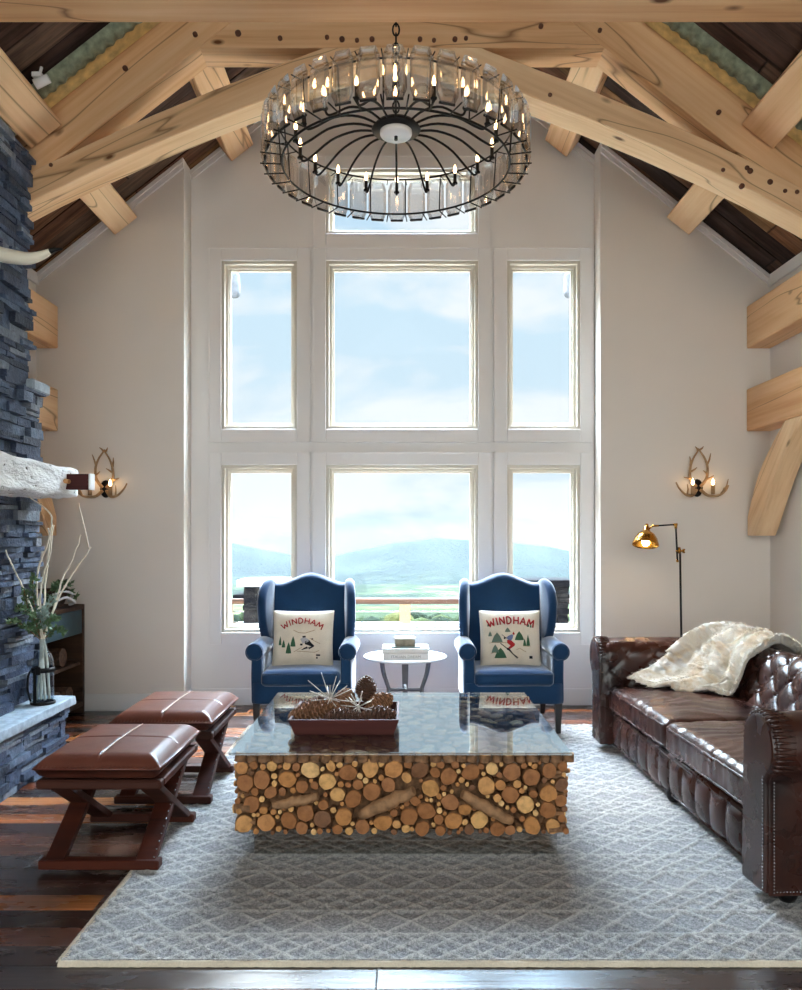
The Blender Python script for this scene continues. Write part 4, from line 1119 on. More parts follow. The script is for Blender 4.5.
# ------------------------------------------------------------------ fur throw over the far back corner
def thr():
    A = [(2.47, 4.80, .52), (2.44, 4.79, .72), (2.27, 4.78, .83), (2.09, 4.80, .755), (2.03, 4.82, .58), (1.99, 4.85, .50), (1.95, 4.87, .489)]
    M = [(2.47, 5.1, .55), (2.43, 5.1, .70), (2.27, 5.11, .815), (2.12, 5.1, .72), (2.05, 5.08, .58), (1.92, 5.06, .505), (1.70, 5.03, .492)]
    B = [(2.47, 5.40, .60), (2.43, 5.44, .76), (2.25, 5.46, .84), (2.06, 5.42, .82), (1.88, 5.37, .735), (1.68, 5.315, .58), (1.47, 5.27, .486)]
    A, M, B = [catmull(q, 90) for q in (A, M, B)]
    def f(u, v):
        j = min(89, int(round(v*89))); a, m, b = A[j], M[j], B[j]
        q = a*(2*(u-.5)*(u-1))+m*(4*u*(1-u))+b*(2*u*(u-.5))
        fold = .022*math.sin(u*17+v*4.5+1.6*noise.noise(Vector((u*3, v*3, 0))))+.034*noise.noise(Vector((u*5.2, v*3.4, 7)))+.012*noise.noise(Vector((u*13, v*8, 2)))
        nz = Vector((-.55 if .15 < v < .75 else 0, -.25*u, .8))
        q = q+nz*(fold+.022)
        q += Vector((.004*noise.noise(q*70), .004*noise.noise(q*70+Vector((5, 0, 0))), .007*noise.noise(q*55)))
        edge = min(u, 1-u, 1-v)
        return q, edge
    return f
f = thr(); NU, NV = 130, 160
g = MB(); top_ = []; botv = []
for i in range(NU):
    for j in range(NV):
        u, v = i/(NU-1), j/(NV-1); q, e = f(u, v); th = .016*min(1, e/.035)**.5
        wob = Vector((0, 0, 0))
        if e < .002: wob = Vector((.012*noise.noise(Vector((u*30, v*30, 1))), .012*noise.noise(Vector((u*30, v*30, 4))), 0))
        top_.append(q+wob+Vector((-.2, -.1, 1))*th); botv.append(q+wob-Vector((-.2, -.1, 1))*th*.6)
fs = [(i*NV+j, (i+1)*NV+j, (i+1)*NV+j+1, i*NV+j+1) for i in range(NU-1) for j in range(NV-1)]
n0 = NU*NV
fs2 = [tuple(k+n0 for k in q[::-1]) for q in fs]
ed = [i*NV for i in range(NU)]+[(NU-1)*NV+j for j in range(1, NV)]+[i*NV+NV-1 for i in range(NU-2, -1, -1)]+[j for j in range(NV-2, 0, -1)]
fs3 = [(ed[q], ed[(q+1) % len(ed)], ed[(q+1) % len(ed)]+n0, ed[q]+n0) for q in range(len(ed))]
g.add(top_+botv, fs+fs2+fs3, 0, True)
def furm():
    t = NT('cream_fur'); v = t.co(); n = t.noise(v, 4.5, 3, .6, .6); h = t.noise(t.co((1, 1, .6)), 150, 3, .7, 1.5)
    col = t.ramp(n, [(.30, C(196, 164, 122)), (.42, C(230, 210, 182)), (.52, C(244, 236, 224)), (.7, C(236, 222, 200))])
    col = t.mix(.45, col, t.ramp(h, [(.3, (.8, .77, .72, 1)), (.6, (1.1, 1.1, 1.1, 1))]), 'MULTIPLY')
    return t.bsdf(col=col, rough=.95, sheen=.6, sheenr=.5, spec=.1, nor=t.bump(h, .3, .006))
th_ = thing('fur_throw', 'cream fur throw draped over the far back corner of the sofa', 'throw blanket', (1.95, 5.1, .49))
rq = random.Random(6)
for k in range(11000):
    i, j = rq.randrange(1, NU-1), rq.randrange(1, NV-1)
    a = Vector(top_[i*NV+j]); du = Vector(top_[(i+1)*NV+j])-Vector(top_[(i-1)*NV+j]); dv = Vector(top_[i*NV+j+1])-Vector(top_[i*NV+j-1])
    nn = du.cross(dv); nn = nn.normalized()
    if nn.z < -.2: nn = -nn
    if nn.x > 0 and nn.z < .2: nn = -nn
    a = a+du*rq.uniform(-.5, .5)+dv*rq.uniform(-.5, .5); t_ = dv.normalized()
    L = rq.uniform(.012, .026); d = (nn*.55+t_*.9+Vector((rq.uniform(-.5, .5), rq.uniform(-.5, .5), rq.uniform(-.2, .3)))).normalized(); w_ = t_.cross(nn).normalized()*.0022
    b = a-nn*.003
    g.add([b-w_, b+w_, a+d*L*.6+w_*.7, a+d*L, a+d*L*.6-w_*.7], [(0, 1, 2, 3, 4)], 0, True)
Rel(th_)('fur', g, furm()); swing(th_)

# ------------------------------------------------------------------ wingback armchairs
def make_chair():
    r = thing('armchair', 'x', 'armchair', (0, 0, 0), 0, 'blue wingback armchairs')
    soft = lambda n, a=.004, f=6: (lambda p, nn: nn*(a*noise.noise(p*f)))
    # back: camel topped panel leaning backwards
    def topz(x): return 1.075+.07*math.exp(-(x/.15)**2)-.012*math.exp(-((abs(x)-.24)/.07)**2)
    xs_ = [lerp(-.325, .325, i/40) for i in range(41)]
    def bk_(u, v):
        x = lerp(-.325, .325, u); z = lerp(.40, topz(x), v)
        e = min(min(u, 1-u)*.65/.03, (1-v)*(topz(x)-.4)/.035); e = max(0, min(1, e)); 
        return x, z, math.sqrt(max(0, 1-(1-e)**2))
    lean = lambda z: .17+(z-.4)*.17
    g = MB()
    def fr(u, v): x, z, e = bk_(u, v); return (x, lean(z)+.035-.075*e-.018*math.exp(-(x/.2)**2)*e, z)
    def bkf(u, v): x, z, e = bk_(u, v); return (x, lean(z)+.035+.05*e, z)
    g.grid(fr, 50, 46); g.grid(bkf, 50, 46); g.build('backrest', NAVY, r)
    for s in (-1, 1):
        # wing: side panel curving outwards, thick rounded edge
        ol = catmull([(.30, 1.09, 0), (.20, 1.105, 0), (.08, 1.085, 0), (.0, 1.02, 0), (-.035, .93, 0), (-.03, .83, 0), (.0, .73, 0), (.05, .655, 0), (.10, .60, 0)], 30)
        ol = [(q.x, q.y) for q in ol]+[(.22, .56), (.25, .72), (.28, .9)]
        n = len(ol); cy = sum(q[0] for q in ol)/n; cz = sum(q[1] for q in ol)/n
        g = MB(); vs = []; K = 9
        for k in range(K):
            a = PI*k/(K-1); ins = .03*(1-math.sin(a)); off = .034*math.cos(a)
            for (y, z) in ol:
                d = Vector((y-cy, z-cz)); L = d.length; d = d*(max(0, L-ins)/L)
                flare = .028*max(0, (.14-(cy+d.x))/.16)
                vs.append((s*(.318+flare+off), cy+d.x, cz+d.y))
        g.add(vs, [(k*n+j, k*n+(j+1) % n, (k+1)*n+(j+1) % n, (k+1)*n+j) for k in range(K-1) for j in range(n)], 0, True)
        for k in (0, K-1):
            c0 = Vector((s*(.318+.0+.034*math.cos(PI*k/(K-1))), cy, cz))
            g.add(vs[k*n:(k+1)*n]+[c0], [(j, (j+1) % n, n) for j in range(n)], 0, True)
        g.build('wing', NAVY, r)
        # arm with a rolled top and a scroll front
        g = MB()
        g.rbox((s*.325, -.06, .40), (.085, .58, .37), .02, 10, soft(1))
        pr = [(0, 0), (.045, .0), (.062, .008), (.066, .025), (.066, .50), (.058, .54), (0, .545)]
        g.lathe(pr, n=28, M=Matrix.Translation((s*.338, -.375, .598)) @ Matrix.Rotation(-PI/2, 4, 'X'))
        g.tube([(s*.338+.058*math.cos(2*PI*i/24), -.376, .598+.058*math.sin(2*PI*i/24)) for i in range(25)], .005, 6)
        g.build('arm', NAVY, r)
        # legs
        for (y, dy) in ((-.325, 0), (.27, .07)):
            vs = []
            for (z, q, o_) in ((.225, .026, 0), (.0, .017, dy)):
                for (a, b) in ((-1, -1), (1, -1), (1, 1), (-1, 1)): vs.append((s*.325+a*q, y+o_+b*q, z))
            MB().add(vs, [(0, 1, 2, 3), (4, 5, 6, 7), (0, 1, 5, 4), (1, 2, 6, 5), (2, 3, 7, 6), (3, 0, 4, 7)]).build('leg', DARKLEG, r)
    g = MB(); g.rbox((0, -.02, .295), (.715, .68, .165), .02, 12, soft(1)); g.build('seat_rail', NAVY, r)
    def puff(p, n):
        o = n*.003*noise.noise(p*7)
        if n.z > .3: o.z += .022*max(0, 1-(p.x/.29)**2)*max(0, 1-((p.y+.1)/.3)**2)
        return o
    g = MB(); g.rbox((0, -.105, .402), (.575, .56, .11), .035, 20, puff); cu = g.build('seat_cushion', NAVY, r)
    g = MB(); g.tube([(-.27, -.382, .439), (.27, -.382, .439)], .0045, 6); g.tube([(-.27, -.382, .365), (.27, -.382, .365)], .0045, 6); g.build('piping', NAVY, cu)
    return r
DARKLEG = plain('ebony_leg', C(30, 26, 26), .35)
ch = make_chair(); ch.location = (-.735, 6.17, .0165); ch['label'] = 'blue wingback armchair left of the round table, with a grey skier pillow'
ch2 = dup(ch, (.815, 6.17, .0165), 0, 'blue wingback armchair right of the round table, with a red skier pillow')

# ------------------------------------------------------------------ souvenir pillows
LET = {'W': [[(0, 1), (.25, 0), (.5, .7), (.75, 0), (1, 1)]], 'I': [[(.5, 0), (.5, 1)]], 'N': [[(.1, 0), (.1, 1), (.9, 0), (.9, 1)]],
       'D': [[(.1, 0), (.1, 1), (.5, .97), (.82, .75), (.88, .5), (.82, .25), (.5, .03), (.1, 0)]], 'H': [[(.1, 0), (.1, 1)], [(.9, 0), (.9, 1)], [(.1, .5), (.9, .5)]],
       'A': [[(0, 0), (.5, 1), (1, 0)], [(.2, .38), (.8, .38)]], 'M': [[(0, 0), (.15, 1), (.5, .3), (.85, 1), (1, 0)]]}
PW, PH, PT = .225, .212, .075
def pill_y(x, z):
    a = max(0, 1-abs(x/PW)**3); b = max(0, 1-abs(z/PH)**3)
    return -PT*math.sqrt(a*b)**.8
def pillow(loc, label, style):
    def sh(x, z): # pinched edges, pointed corners
        k = 1-.035*(1-min(1, abs(x/PW))**2)*0; return x*(1-.045*(1-(z/PH)**2)**1*0+.04*(z/PH)**2*(abs(x/PW))), z*(1+.04*(x/PW)**2*(abs(z/PH)))
    g = MB()
    for sgn in (1, -1):
        def fn(u, v):
            x = lerp(-PW, PW, u); z = lerp(-PH, PH, v); y = pill_y(x, z)*sgn+.002*noise.noise(Vector((x*20, z*20, sgn)))
            xx, zz = sh(x, z); return (xx, y, zz)
        g.grid(fn, 44, 44)
    o = g.build('pillow', LINEN2)
    def S(x, z, lift=.003): xx, zz = sh(x, z); return Vector((xx, pill_y(x, z)-lift, zz))
    def stroke(mb, pts, r, mi=0):
        P = []
        for a, b in zip(pts, pts[1:]):
            for i in range(5): P.append((lerp(a[0], b[0], i/5), lerp(a[1], b[1], i/5)))
        P.append(pts[-1]); mb.tube([S(x, z) for x, z in P], r, 6, mi)
    def patch(mb, poly, mi=0):
        # flat stitched patch that follows the pillow: subdivided fan
        bm_ = bmesh.new(); vs = [bm_.verts.new((p[0], 0, p[1])) for p in poly]; bm_.faces.new(vs)
        bmesh.ops.triangulate(bm_, faces=bm_.faces[:])
        bmesh.ops.subdivide_edges(bm_, edges=bm_.edges[:], cuts=3, use_grid_fill=True)
        ext = bmesh.ops.extrude_face_region(bm_, geom=bm_.faces[:])
        ev = {q for q in ext['geom'] if isinstance(q, bmesh.types.BMVert)}
        for v in bm_.verts: v.co = S(v.co.x, v.co.z, .004 if v in ev else -.002)
        mb.bm(bm_, mi)
    U = lambda x, y: ((x-40)/40*PW*1.06, (40-y)/40*PH*1.06)   # 80-pixel crop coordinates -> pillow
    g = MB(); arc = (.235, .128) if style == 0 else (.40, .140)
    n = 7; word = 'WINDHAM'
    span = .365 if style == 0 else .385; lh = .042 if style == 0 else .055
    Rr = .27 if style == 0 else .55; tot = span/Rr; ctr = (.0, (.155 if style == 0 else .165)-Rr)
    wd = {'W': 1.25, 'I': .45, 'M': 1.2}; ws = [wd.get(c, 1) for c in word]; W_ = sum(ws)
    acc = 0
    for c, w_ in zip(word, ws):
        am = (acc+w_/2)/W_; acc += w_; th = PI/2+tot/2-tot*am
        bw_ = span/W_*w_*.74
        for st in LET[c]:
            P = []
            for (a, b) in st:
                lx = (a-.5)*bw_; rz = Rr-lh+b*lh*(1.0)
                P.append((ctr[0]+rz*math.cos(th)+lx*math.sin(th), ctr[1]+rz*math.sin(th)-lx*math.cos(th)))
            stroke(g, P, .0042 if style == 0 else .0058)
    g.build('lettering', RED, o)['label'] = 'red stitched letters WINDHAM in an arc'
    def tree(cx, base_, w_, h_, m):
        poly = [(cx-w_*.12, base_), (cx-w_*.5, base_+h_*.02), (cx-w_*.28, base_+h_*.30), (cx-w_*.4, base_+h_*.33), (cx-w_*.18, base_+h_*.62), (cx-w_*.26, base_+h_*.65), (cx, base_+h_),
                (cx+w_*.26, base_+h_*.65), (cx+w_*.18, base_+h_*.62), (cx+w_*.4, base_+h_*.33), (cx+w_*.28, base_+h_*.30), (cx+w_*.5, base_+h_*.02), (cx+w_*.12, base_)]
        g = MB(); patch(g, poly); g.build('tree_patch', m, o)
    if style == 0:
        for (x, y, w_, h_) in ((17, 52, 5, 10), (23.5, 60, 7.5, 15), (29, 51, 7, 14), (12.5, 49, 4, 12)):
            a = U(x, y); tree(a[0], a[1], w_/40*PW, h_/40*PH*1.06, GREEN)
        sk = thing('skier', None, None); sk.parent = o
        g = MB(); patch(g, [U(*q) for q in ((38, 41), (42, 38), (48, 41), (49, 44), (45, 46), (41, 47))]); g.build('jacket_patch', GREYY, sk)
        g = MB(); patch(g, [U(*q) for q in ((44, 44), (49, 42), (52, 46), (56, 50), (53, 51.5), (48, 49), (44, 48))]); patch(g, [U(*q) for q in ((40.5, 37), (44.5, 36.5), (45, 38.7), (41, 39.2))])
        patch(g, [U(*q) for q in ((38, 47), (41, 47), (41, 49.5), (38, 49.5))]); patch(g, [U(*q) for q in ((52, 40), (54, 40), (54, 42), (52, 42))]); g.build('trouser_patch', INK, sk)
        g = MB(); stroke(g, [U(40, 55), U(54, 51)], .003); stroke(g, [U(42, 54), U(47, 51.5)], .0045); stroke(g, [U(49, 54), U(55, 50.5)], .004); g.build('skis', INK, sk)
        g = MB(); stroke(g, [U(29, 29), U(36, 32.5), U(44, 33), U(56, 29)], .0026); stroke(g, [U(34, 57), U(44, 57.5), U(56, 58.5), U(62, 56)], .0022); stroke(g, [U(50, 40), U(57, 44), U(63, 47)], .002); stroke(g, [U(30, 58), U(40, 52)], .002); g.build('trail_stitching', TANY, o)
        g = MB(); patch(g, [U(*q) for q in ((58, 61), (63, 61), (63, 63), (58, 63))]); patch(g, [U(*q) for q in ((58, 64.5), (60, 64.5), (60, 66.5), (58, 66.5))]); g.build('corner_mark', INK, o)
    else:
        for (x, y, w_, h_, m) in ((22, 46, 15, 14, GREENG), (35.5, 31.5, 7.5, 6, GREENG), (50, 42.5, 12.5, 12, GREEN), (56.5, 50, 4.5, 9.5, GREEN), (61, 50, 5, 15, GREEN), (26, 66, 16, 13.5, GREEN), (19.5, 59, 10, 11, GREENG), (13.5, 37, 5, 6.5, GREENG), (61.5, 24.5, 3.5, 5, GREEN), (65, 25.5, 2.5, 5, GREEN), (11.6, 24, 2.5, 5, GREEN)):
            a = U(x, y); tree(max(-.2, min(.2, a[0])), a[1], w_/40*PW, h_/40*PH*1.06, m)
        sk = thing('skier', None, None); sk.parent = o
        g = MB(); patch(g, [U(*q) for q in ((36, 42), (33.5, 39), (36.5, 36.5), (41, 34.5), (42.5, 36), (41.5, 40), (39.5, 43))]); g.build('jacket_patch', BLUEY, sk)
        g = MB(); patch(g, [U(*q) for q in ((34.5, 42), (39.5, 42.5), (44.5, 47.5), (43.5, 50), (38, 54), (35, 53.5), (38.5, 49.5), (34.5, 46))]); patch(g, [U(*q) for q in ((41.5, 33.5), (43, 31), (44.5, 34.5), (42.5, 35.5))]); g.build('trouser_patch', RED, sk)
        g = MB(); stroke(g, [U(26, 46.5), U(36, 55), U(47, 66.5)], .0032); stroke(g, [U(36, 53), U(42, 61), U(48, 65.5)], .0032); patch(g, [U(*q) for q in ((34, 52.5), (37.5, 53.5), (37.5, 56.5), (34, 55))]); patch(g, [U(*q) for q in ((30.5, 38), (33, 39.5), (32, 41), (30.5, 41))])
        stroke(g, [U(28, 35), U(34, 40)], .002); g.build('skis', INK, sk)
        g = MB(); stroke(g, [U(46, 55), U(50, 53), U(58, 58)], .0022); g.build('trail_stitching', TANY, o); g = MB(); stroke(g, [U(12, 46), U(24, 45), U(34, 46)], .0022); stroke(g, [U(14, 60), U(20, 58)], .002); stroke(g, [U(54, 50), U(64, 51)], .002); g.build('trail_stitching', TANY, o)
        g = MB(); patch(g, [U(*q) for q in ((62, 63), (66, 63), (66, 66.5), (62, 66.5))]); g.build('corner_mark', INK, o)
    o.location = loc; o.rotation_euler = (-.22, 0, 0)
    return tag(o, label, 'pillow', 'ski pillows')
LINEN2 = fabric('hooked_wool', C(226, 216, 198), .2, 220)
pillow((-.752, 6.085, .672), 'cream pillow with thin red WINDHAM and a black and grey skier', 0)
pillow((.822, 6.085, .672), 'cream pillow with bold red WINDHAM and a skier in red trousers', 1)

# ------------------------------------------------------------------ round side table, books
sx_, sy_ = .025, 6.28
st = thing('side_table', 'round white side table on grey bent legs between the armchairs', 'side table', (sx_, sy_, 0))
MB().lathe([(0, .498), (.30, .498), (.325, .505), (.328, .513), (.325, .52), (0, .52)], n=64).build('table_top', WHITE, st)
for k, a in enumerate((-.42, PI+.42, PI/2)):
    ca, sa = math.cos(a), math.sin(a); P = [(.20, .498), (.185, .40), (.155, .31), (.14, .26), (.15, .17), (.175, .06), (.185, 0)]
    cu = catmull([(r_*ca, r_*sa, z) for r_, z in P], 26); g = MB(); vs = []
    for i, q in enumerate(cu):
        w_ = lerp(.028, .017, i/25) if q.z > .25 else .02; rd = Vector((ca, sa, 0))*.009; tg = Vector((-sa, ca, 0))*w_
        vs += [q-rd-tg, q+rd-tg, q+rd+tg, q-rd+tg]
    g.add(vs, [(i*4+j, i*4+(j+1) % 4, (i+1)*4+(j+1) % 4, (i+1)*4+j) for i in range(25) for j in range(4)]+[(0, 1, 2, 3), (100, 101, 102, 103)], 0, False)
    g.build('leg', GREYW, st)
g = MB()
for a in (-.42, PI+.42, PI/2): g.tube([(.14*math.cos(a), .14*math.sin(a), .262), (.06*math.cos(a), .06*math.sin(a), .255), (0, 0, .252)], .013, 8)
g.build('stretcher', GREYW, st)
def book(loc, rz, w_, d_, h_, cover, label, title=None):
    r = thing('book', label, 'book', loc, rz, 'stacked books')
    c = .004
    MB().box2((-w_/2+.004, -d_/2+.012, c), (w_/2-.004, d_/2-.004, h_-c), .0).build('pages', PAPER, r)
    g = MB(); g.box2((-w_/2, -d_/2, 0), (w_/2, d_/2, c), .001); g.box2((-w_/2, -d_/2, h_-c), (w_/2, d_/2, h_), .001); g.box2((-w_/2, -d_/2-.003, 0), (w_/2, -d_/2+.006, h_), .002)
    g.build('cover', cover, r)
    if title:
        cu = bpy.data.curves.new('title_lettering', 'FONT'); cu.body = title; cu.size = h_*.62; cu.align_x = 'CENTER'; cu.align_y = 'CENTER'; cu.extrude = .0006
        o = bpy.data.objects.new('title_lettering', cu); COL.objects.link(o); o.parent = r; o.location = (0, -d_/2-.0036, h_*.5); o.rotation_euler = (PI/2, 0, 0); o.scale = (1.08, 1, 1)
        cu.materials.append(INKG)
        me = bpy.data.meshes.new_from_object(o.evaluated_get(bpy.context.evaluated_depsgraph_get())); me.name = 'title_lettering'
        o2 = bpy.data.objects.new('title_lettering', me); COL.objects.link(o2); o2.parent = r; o2.location = o.location; o2.rotation_euler = o.rotation_euler; o2.scale = o.scale
        bpy.data.objects.remove(o); o2.name = 'title_lettering'
    return r
PAPER = plain('book_pages', C(232, 228, 220), .8, var=.04, scale=80)
INKG = plain('grey_print', C(150, 148, 150), .6)
COVW = plain('white_cover', C(236, 236, 236), .45, var=.02)
book((sx_+.005, sy_-.10, .5205), .0, .345, .26, .046, COVW, 'lower white book with ITALIAN DREAM on its spine', 'ITALIAN DREAM')
book((sx_+.003, sy_-.09, .567), .0, .355, .255, .036, COVW, 'white book lying on the ITALIAN DREAM book')
book((sx_+.005, sy_-.10, .6035), .02, .22, .17, .009, plain('green_cover', C(96, 112, 104), .5), 'thin green notebook under the small box on the books')
bx = thing('keepsake_box', 'small grey brown box with pale lid topping the books', 'box', (sx_-.002, sy_-.10, .613))
MB().box2((-.078, -.055, 0), (.078, .055, .052), .003).build('box_body', plain('grey_brown_box', C(138, 130, 112), .6, var=.35, scale=26), bx)
MB().box2((-.081, -.058, .052), (.081, .058, .064), .003).build('lid', plain('pale_lid', C(226, 224, 216), .5), bx)

# ------------------------------------------------------------------ pharmacy floor lamp
LX, LY = 2.195, 6.26
fl_ = thing('floor_lamp', 'black and brass adjustable floor lamp behind the far sofa arm', 'floor lamp', (LX, LY, 0)); rel = Rel(fl_)
def lp(x, y): return px(x, y, LY)
MB().lathe([(0, 0), (.13, 0), (.135, .008), (.12, .018), (.03, .03), (.015, .05), (0, .05)], n=36).build('base', BLACK, fl_)
pt = lp(680, 551)
rel('pole', MB().tube([(LX, LY, .04), (pt.x, LY, pt.z+.02)], .0085, 10), BLACK)
e0, e1, e2 = lp(677.5, 561), lp(675.8, 526), lp(656, 526)
rel('upright', MB().tube([e0, e1], .0075, 10), BLACK)
rel('arm', MB().tube([e1+Vector((.004, 0, .012)), e2+Vector((0, 0, .002))], .0065, 10), BLACK)
gs = [MB() for _ in range(4)]; g = gs[0]; g.tube([e1+Vector((0, 0, -.02)), e1+Vector((0, 0, .02))], .011, 10); g.tube([e1+Vector((-.02, 0, .01)), e1+Vector((.012, 0, .012))], .010, 10)
jn = lp(679, 551); g = gs[1]; g.tube([jn+Vector((-.025, 0, 0)), jn+Vector((.035, 0, 0))], .008, 10); g.tube([jn+Vector((.03, 0, -.016)), jn+Vector((.045, 0, .016))], .005, 8); g.tube([jn+Vector((.045, 0, -.016)), jn+Vector((.03, 0, .016))], .005, 8)
g.tube([jn+Vector((.0, 0, -.02)), jn+Vector((.0, 0, .03))], .012, 10); gs[2].ball(e0, .011); g = gs[3]; g.tube([e2+Vector((.02, 0, .003)), e2+Vector((-.03, 0, 0))], .0085, 10)
for g in gs: rel('joint', g, BRASS, label='brass joint')
sc_ = lp(645.5, 545)
tl = Matrix.Translation(sc_) @ Matrix.Rotation(.16, 4, 'Y') @ Matrix.Rotation(-.3, 4, 'X') @ Matrix.Scale(1.13, 4)
pr = [(.088, -.0), (.09, .0), (.088, .012), (.078, .045), (.058, .078), (.036, .095), (.026, .104), (.022, .125), (.014, .135), (.010, .155), (0, .158)]
pi_ = [(0, .10), (.03, .092), (.054, .074), (.074, .043), (.084, .01), (.088, 0)]
g = MB(); g.lathe(pr, n=36, M=tl); g.lathe(pi_, n=36, M=tl)
g.tube([tl @ Vector((.012, 0, .115)), e2+Vector((-.028, 0, 0))], .007, 8)
shd = rel('lamp_shade', g, BRASS, label='brass dome shade')
g = MB(); g.ball(tl @ Vector((0, 0, .022)), (.03, .03, .034), 14, 10); rel('bulb', g, LAMPB, shd)

# ------------------------------------------------------------------ crystal chandelier
CY = 3.9; cxx = (396-402)*CY/800
ZB, ZT = 3.246, 3.445
cd = thing('chandelier', 'round crystal chandelier on a black ring frame with candle bulbs', 'chandelier', (cxx, CY, ZB))
RI, RO = .55, .635
MB().ring((0, 0, 0), RI, .0055, 96, 6).build('inner_ring', BLACK, cd)
MB().ring((0, 0, ZT-ZB), RI+.02, .0045, 96, 6).build('top_ring', BLACK, cd)
NCR = 36
g = MB()
for k in range(NCR):
    a = 2*PI*(k+.5)/NCR; ca, sa = math.cos(a), math.sin(a)
    g.tube([(RI*ca, RI*sa, 0), ((RO+.02)*ca, (RO+.02)*sa, 0)], .0036, 5)
    g.tube([((RI+.02)*ca, (RI+.02)*sa, ZT-ZB), ((RO)*ca, (RO)*sa, ZT-ZB)], .0028, 5)
    if k % 2 == 0: g.tube([((RI+.005)*ca, (RI+.005)*sa, 0), ((RI+.02)*ca, (RI+.02)*sa, ZT-ZB)], .0035, 5)
for k in range(NCR):
    a = 2*PI*k/NCR; d = .07
    p = [((RO-.005)*math.cos(a+q)*1.0, (RO-.005)*math.sin(a+q), -.004) for q in (-d*.8, d*.8)]
    g.tube(p, .006, 5)
g.build('frame', BLACK, cd)
hz = ZT-ZB-.03
g = MB(); g.lathe([(0, -.012), (.072, -.012), (.078, -.004), (.078, .012), (0, .012)], (0, 0, hz), 36)
hub = g.build('hub', WHITE, cd); hub['label'] = 'white round hub plate'
MB().tube([(0, 0, hz-.03), (0, 0, hz-.011)], .009, 10).build('finial', BLACK, hub)
MB().lathe([(0, .012), (.115, .012), (.12, .02), (.1, .045), (.02, .06), (0, .06)], (0, 0, hz), 36).build('hub_cap', BLACK, cd)
NA = 18
for k in range(NA):
    a = 2*PI*(k+.5)/NA; ca, sa = math.cos(a), math.sin(a); z0 = hz+.02
    P = [(.09, z0), (.2, z0+.012), (.32, z0-.02), (.42, z0-.09), (.465, z0-.115), (.485, z0-.095)]
    MB().tube(catmull([(r_*ca, r_*sa, z) for r_, z in P], 20), .0058, 6).build('arm', BLACK, cd)
    q = Vector((.485*ca, .485*sa, z0-.1))
    cs = MB().lathe([(0, 0), (.014, .0), (.015, .006), (.009, .01), (.009, .055), (0, .055)], q, 10).build('candle_sleeve', BLACK, cd)
    MB().lathe([(0, 0), (.005, .0), (.009, .014), (.0065, .03), (.002, .045), (0, .046)], (q.x, q.y, q.z+.056), 10).build('bulb', FLAME, cs)
def crystal():
    g = MB(); w_, h_, t_ = .050, .113, .014
    ol = [(-w_*.62, -h_), (w_*.62, -h_), (w_, -h_*.62), (w_, h_*.62), (w_*.62, h_), (-w_*.62, h_), (-w_, h_*.62), (-w_, -h_*.62)]
    vs = []
    for (sc2, y) in ((1, 0), (.72, t_), (.72, -t_)):
        for (x, z) in ol: vs.append((y, x*sc2, z*(sc2 if sc2 == 1 else .80)))
    fs = []
    for b in (8, 16):
        for j in range(8): fs.append((j, (j+1) % 8, b+(j+1) % 8, b+j))
        fs.append(tuple(range(b, b+8)))
    g.add(vs, fs); return g
cm = crystal().build('crystal', CRYSTAL, cd)
for k in range(NCR):
    a = 2*PI*k/NCR; o = cm if k == 0 else cm.copy()
    if k: COL.objects.link(o); o.parent = cd
    o.location = (RO*math.cos(a), RO*math.sin(a), (ZT-ZB)/2+.003); o.rotation_euler = (0, 0, a)
g = MB()
zc = hz+.055; top = roof(cxx)-ZB-.01
i = 0; z = zc
while z < top-.03:
    a = 0 if i % 2 else PI/2
    lk = [(.016*math.cos(2*PI*j/12)*math.cos(a), .016*math.cos(2*PI*j/12)*math.sin(a), z+.03+.03*math.sin(2*PI*j/12)) for j in range(13)]
    g.tube(lk, .0045, 5, cap=False); z += .047; i += 1
g.build('chain', BLACK, cd)
MB().lathe([(0, .0), (.02, 0), (.06, .03), (.065, .045), (0, .045)], (0, 0, top-.038), 24).build('ceiling_canopy', BLACK, cd)

# ------------------------------------------------------------------ outside: deck, railing, pillars, hills
POSTW = plain('post_wood', C(128, 104, 78), .6, var=.15)
DSTONE = stonem('dark_pillar_stone', [C(18, 18, 20), C(24, 23, 24), C(14, 14, 17), C(30, 29, 29)], .9, .05); SLAB2 = plain('weathered_grey', C(66, 68, 72), .7, var=.3, scale=20, bump=.4)
DZ = -.32
DECK = planks('deck_boards', 'y', .14, 3.0, [C(176, 164, 150), C(190, 178, 160), C(168, 154, 140)], .7, .3)
struct(MB().box2((-7, YO+.02, DZ-.1), (7, 9.75, DZ)).build('floor_deck', DECK))
rlg = thing('deck_railing', 'brown topped cable railing along the deck outside the windows', 'railing', (0, 9.6, DZ)); rel = Rel(rlg)
zt = H-62*9.6/800
rel('top_rail', MB().box2((-6.5, 9.53, zt-.055), (6.5, 9.67, zt+.008), .006), DARKWOOD)
for x in (-6.3, -4.2, -2.1, .036, 2.1, 4.2, 6.3): rel('post', MB().box2((x-.065, 9.54, DZ), (x+.065, 9.66, zt-.056), .006), POSTW)
for k in range(6): rel('cable', MB().tube([(-6.4, 9.6, zt-.15-.13*k), (6.4, 9.6, zt-.15-.13*k)], .007, 6), STEEL)
rs = random.Random(77)
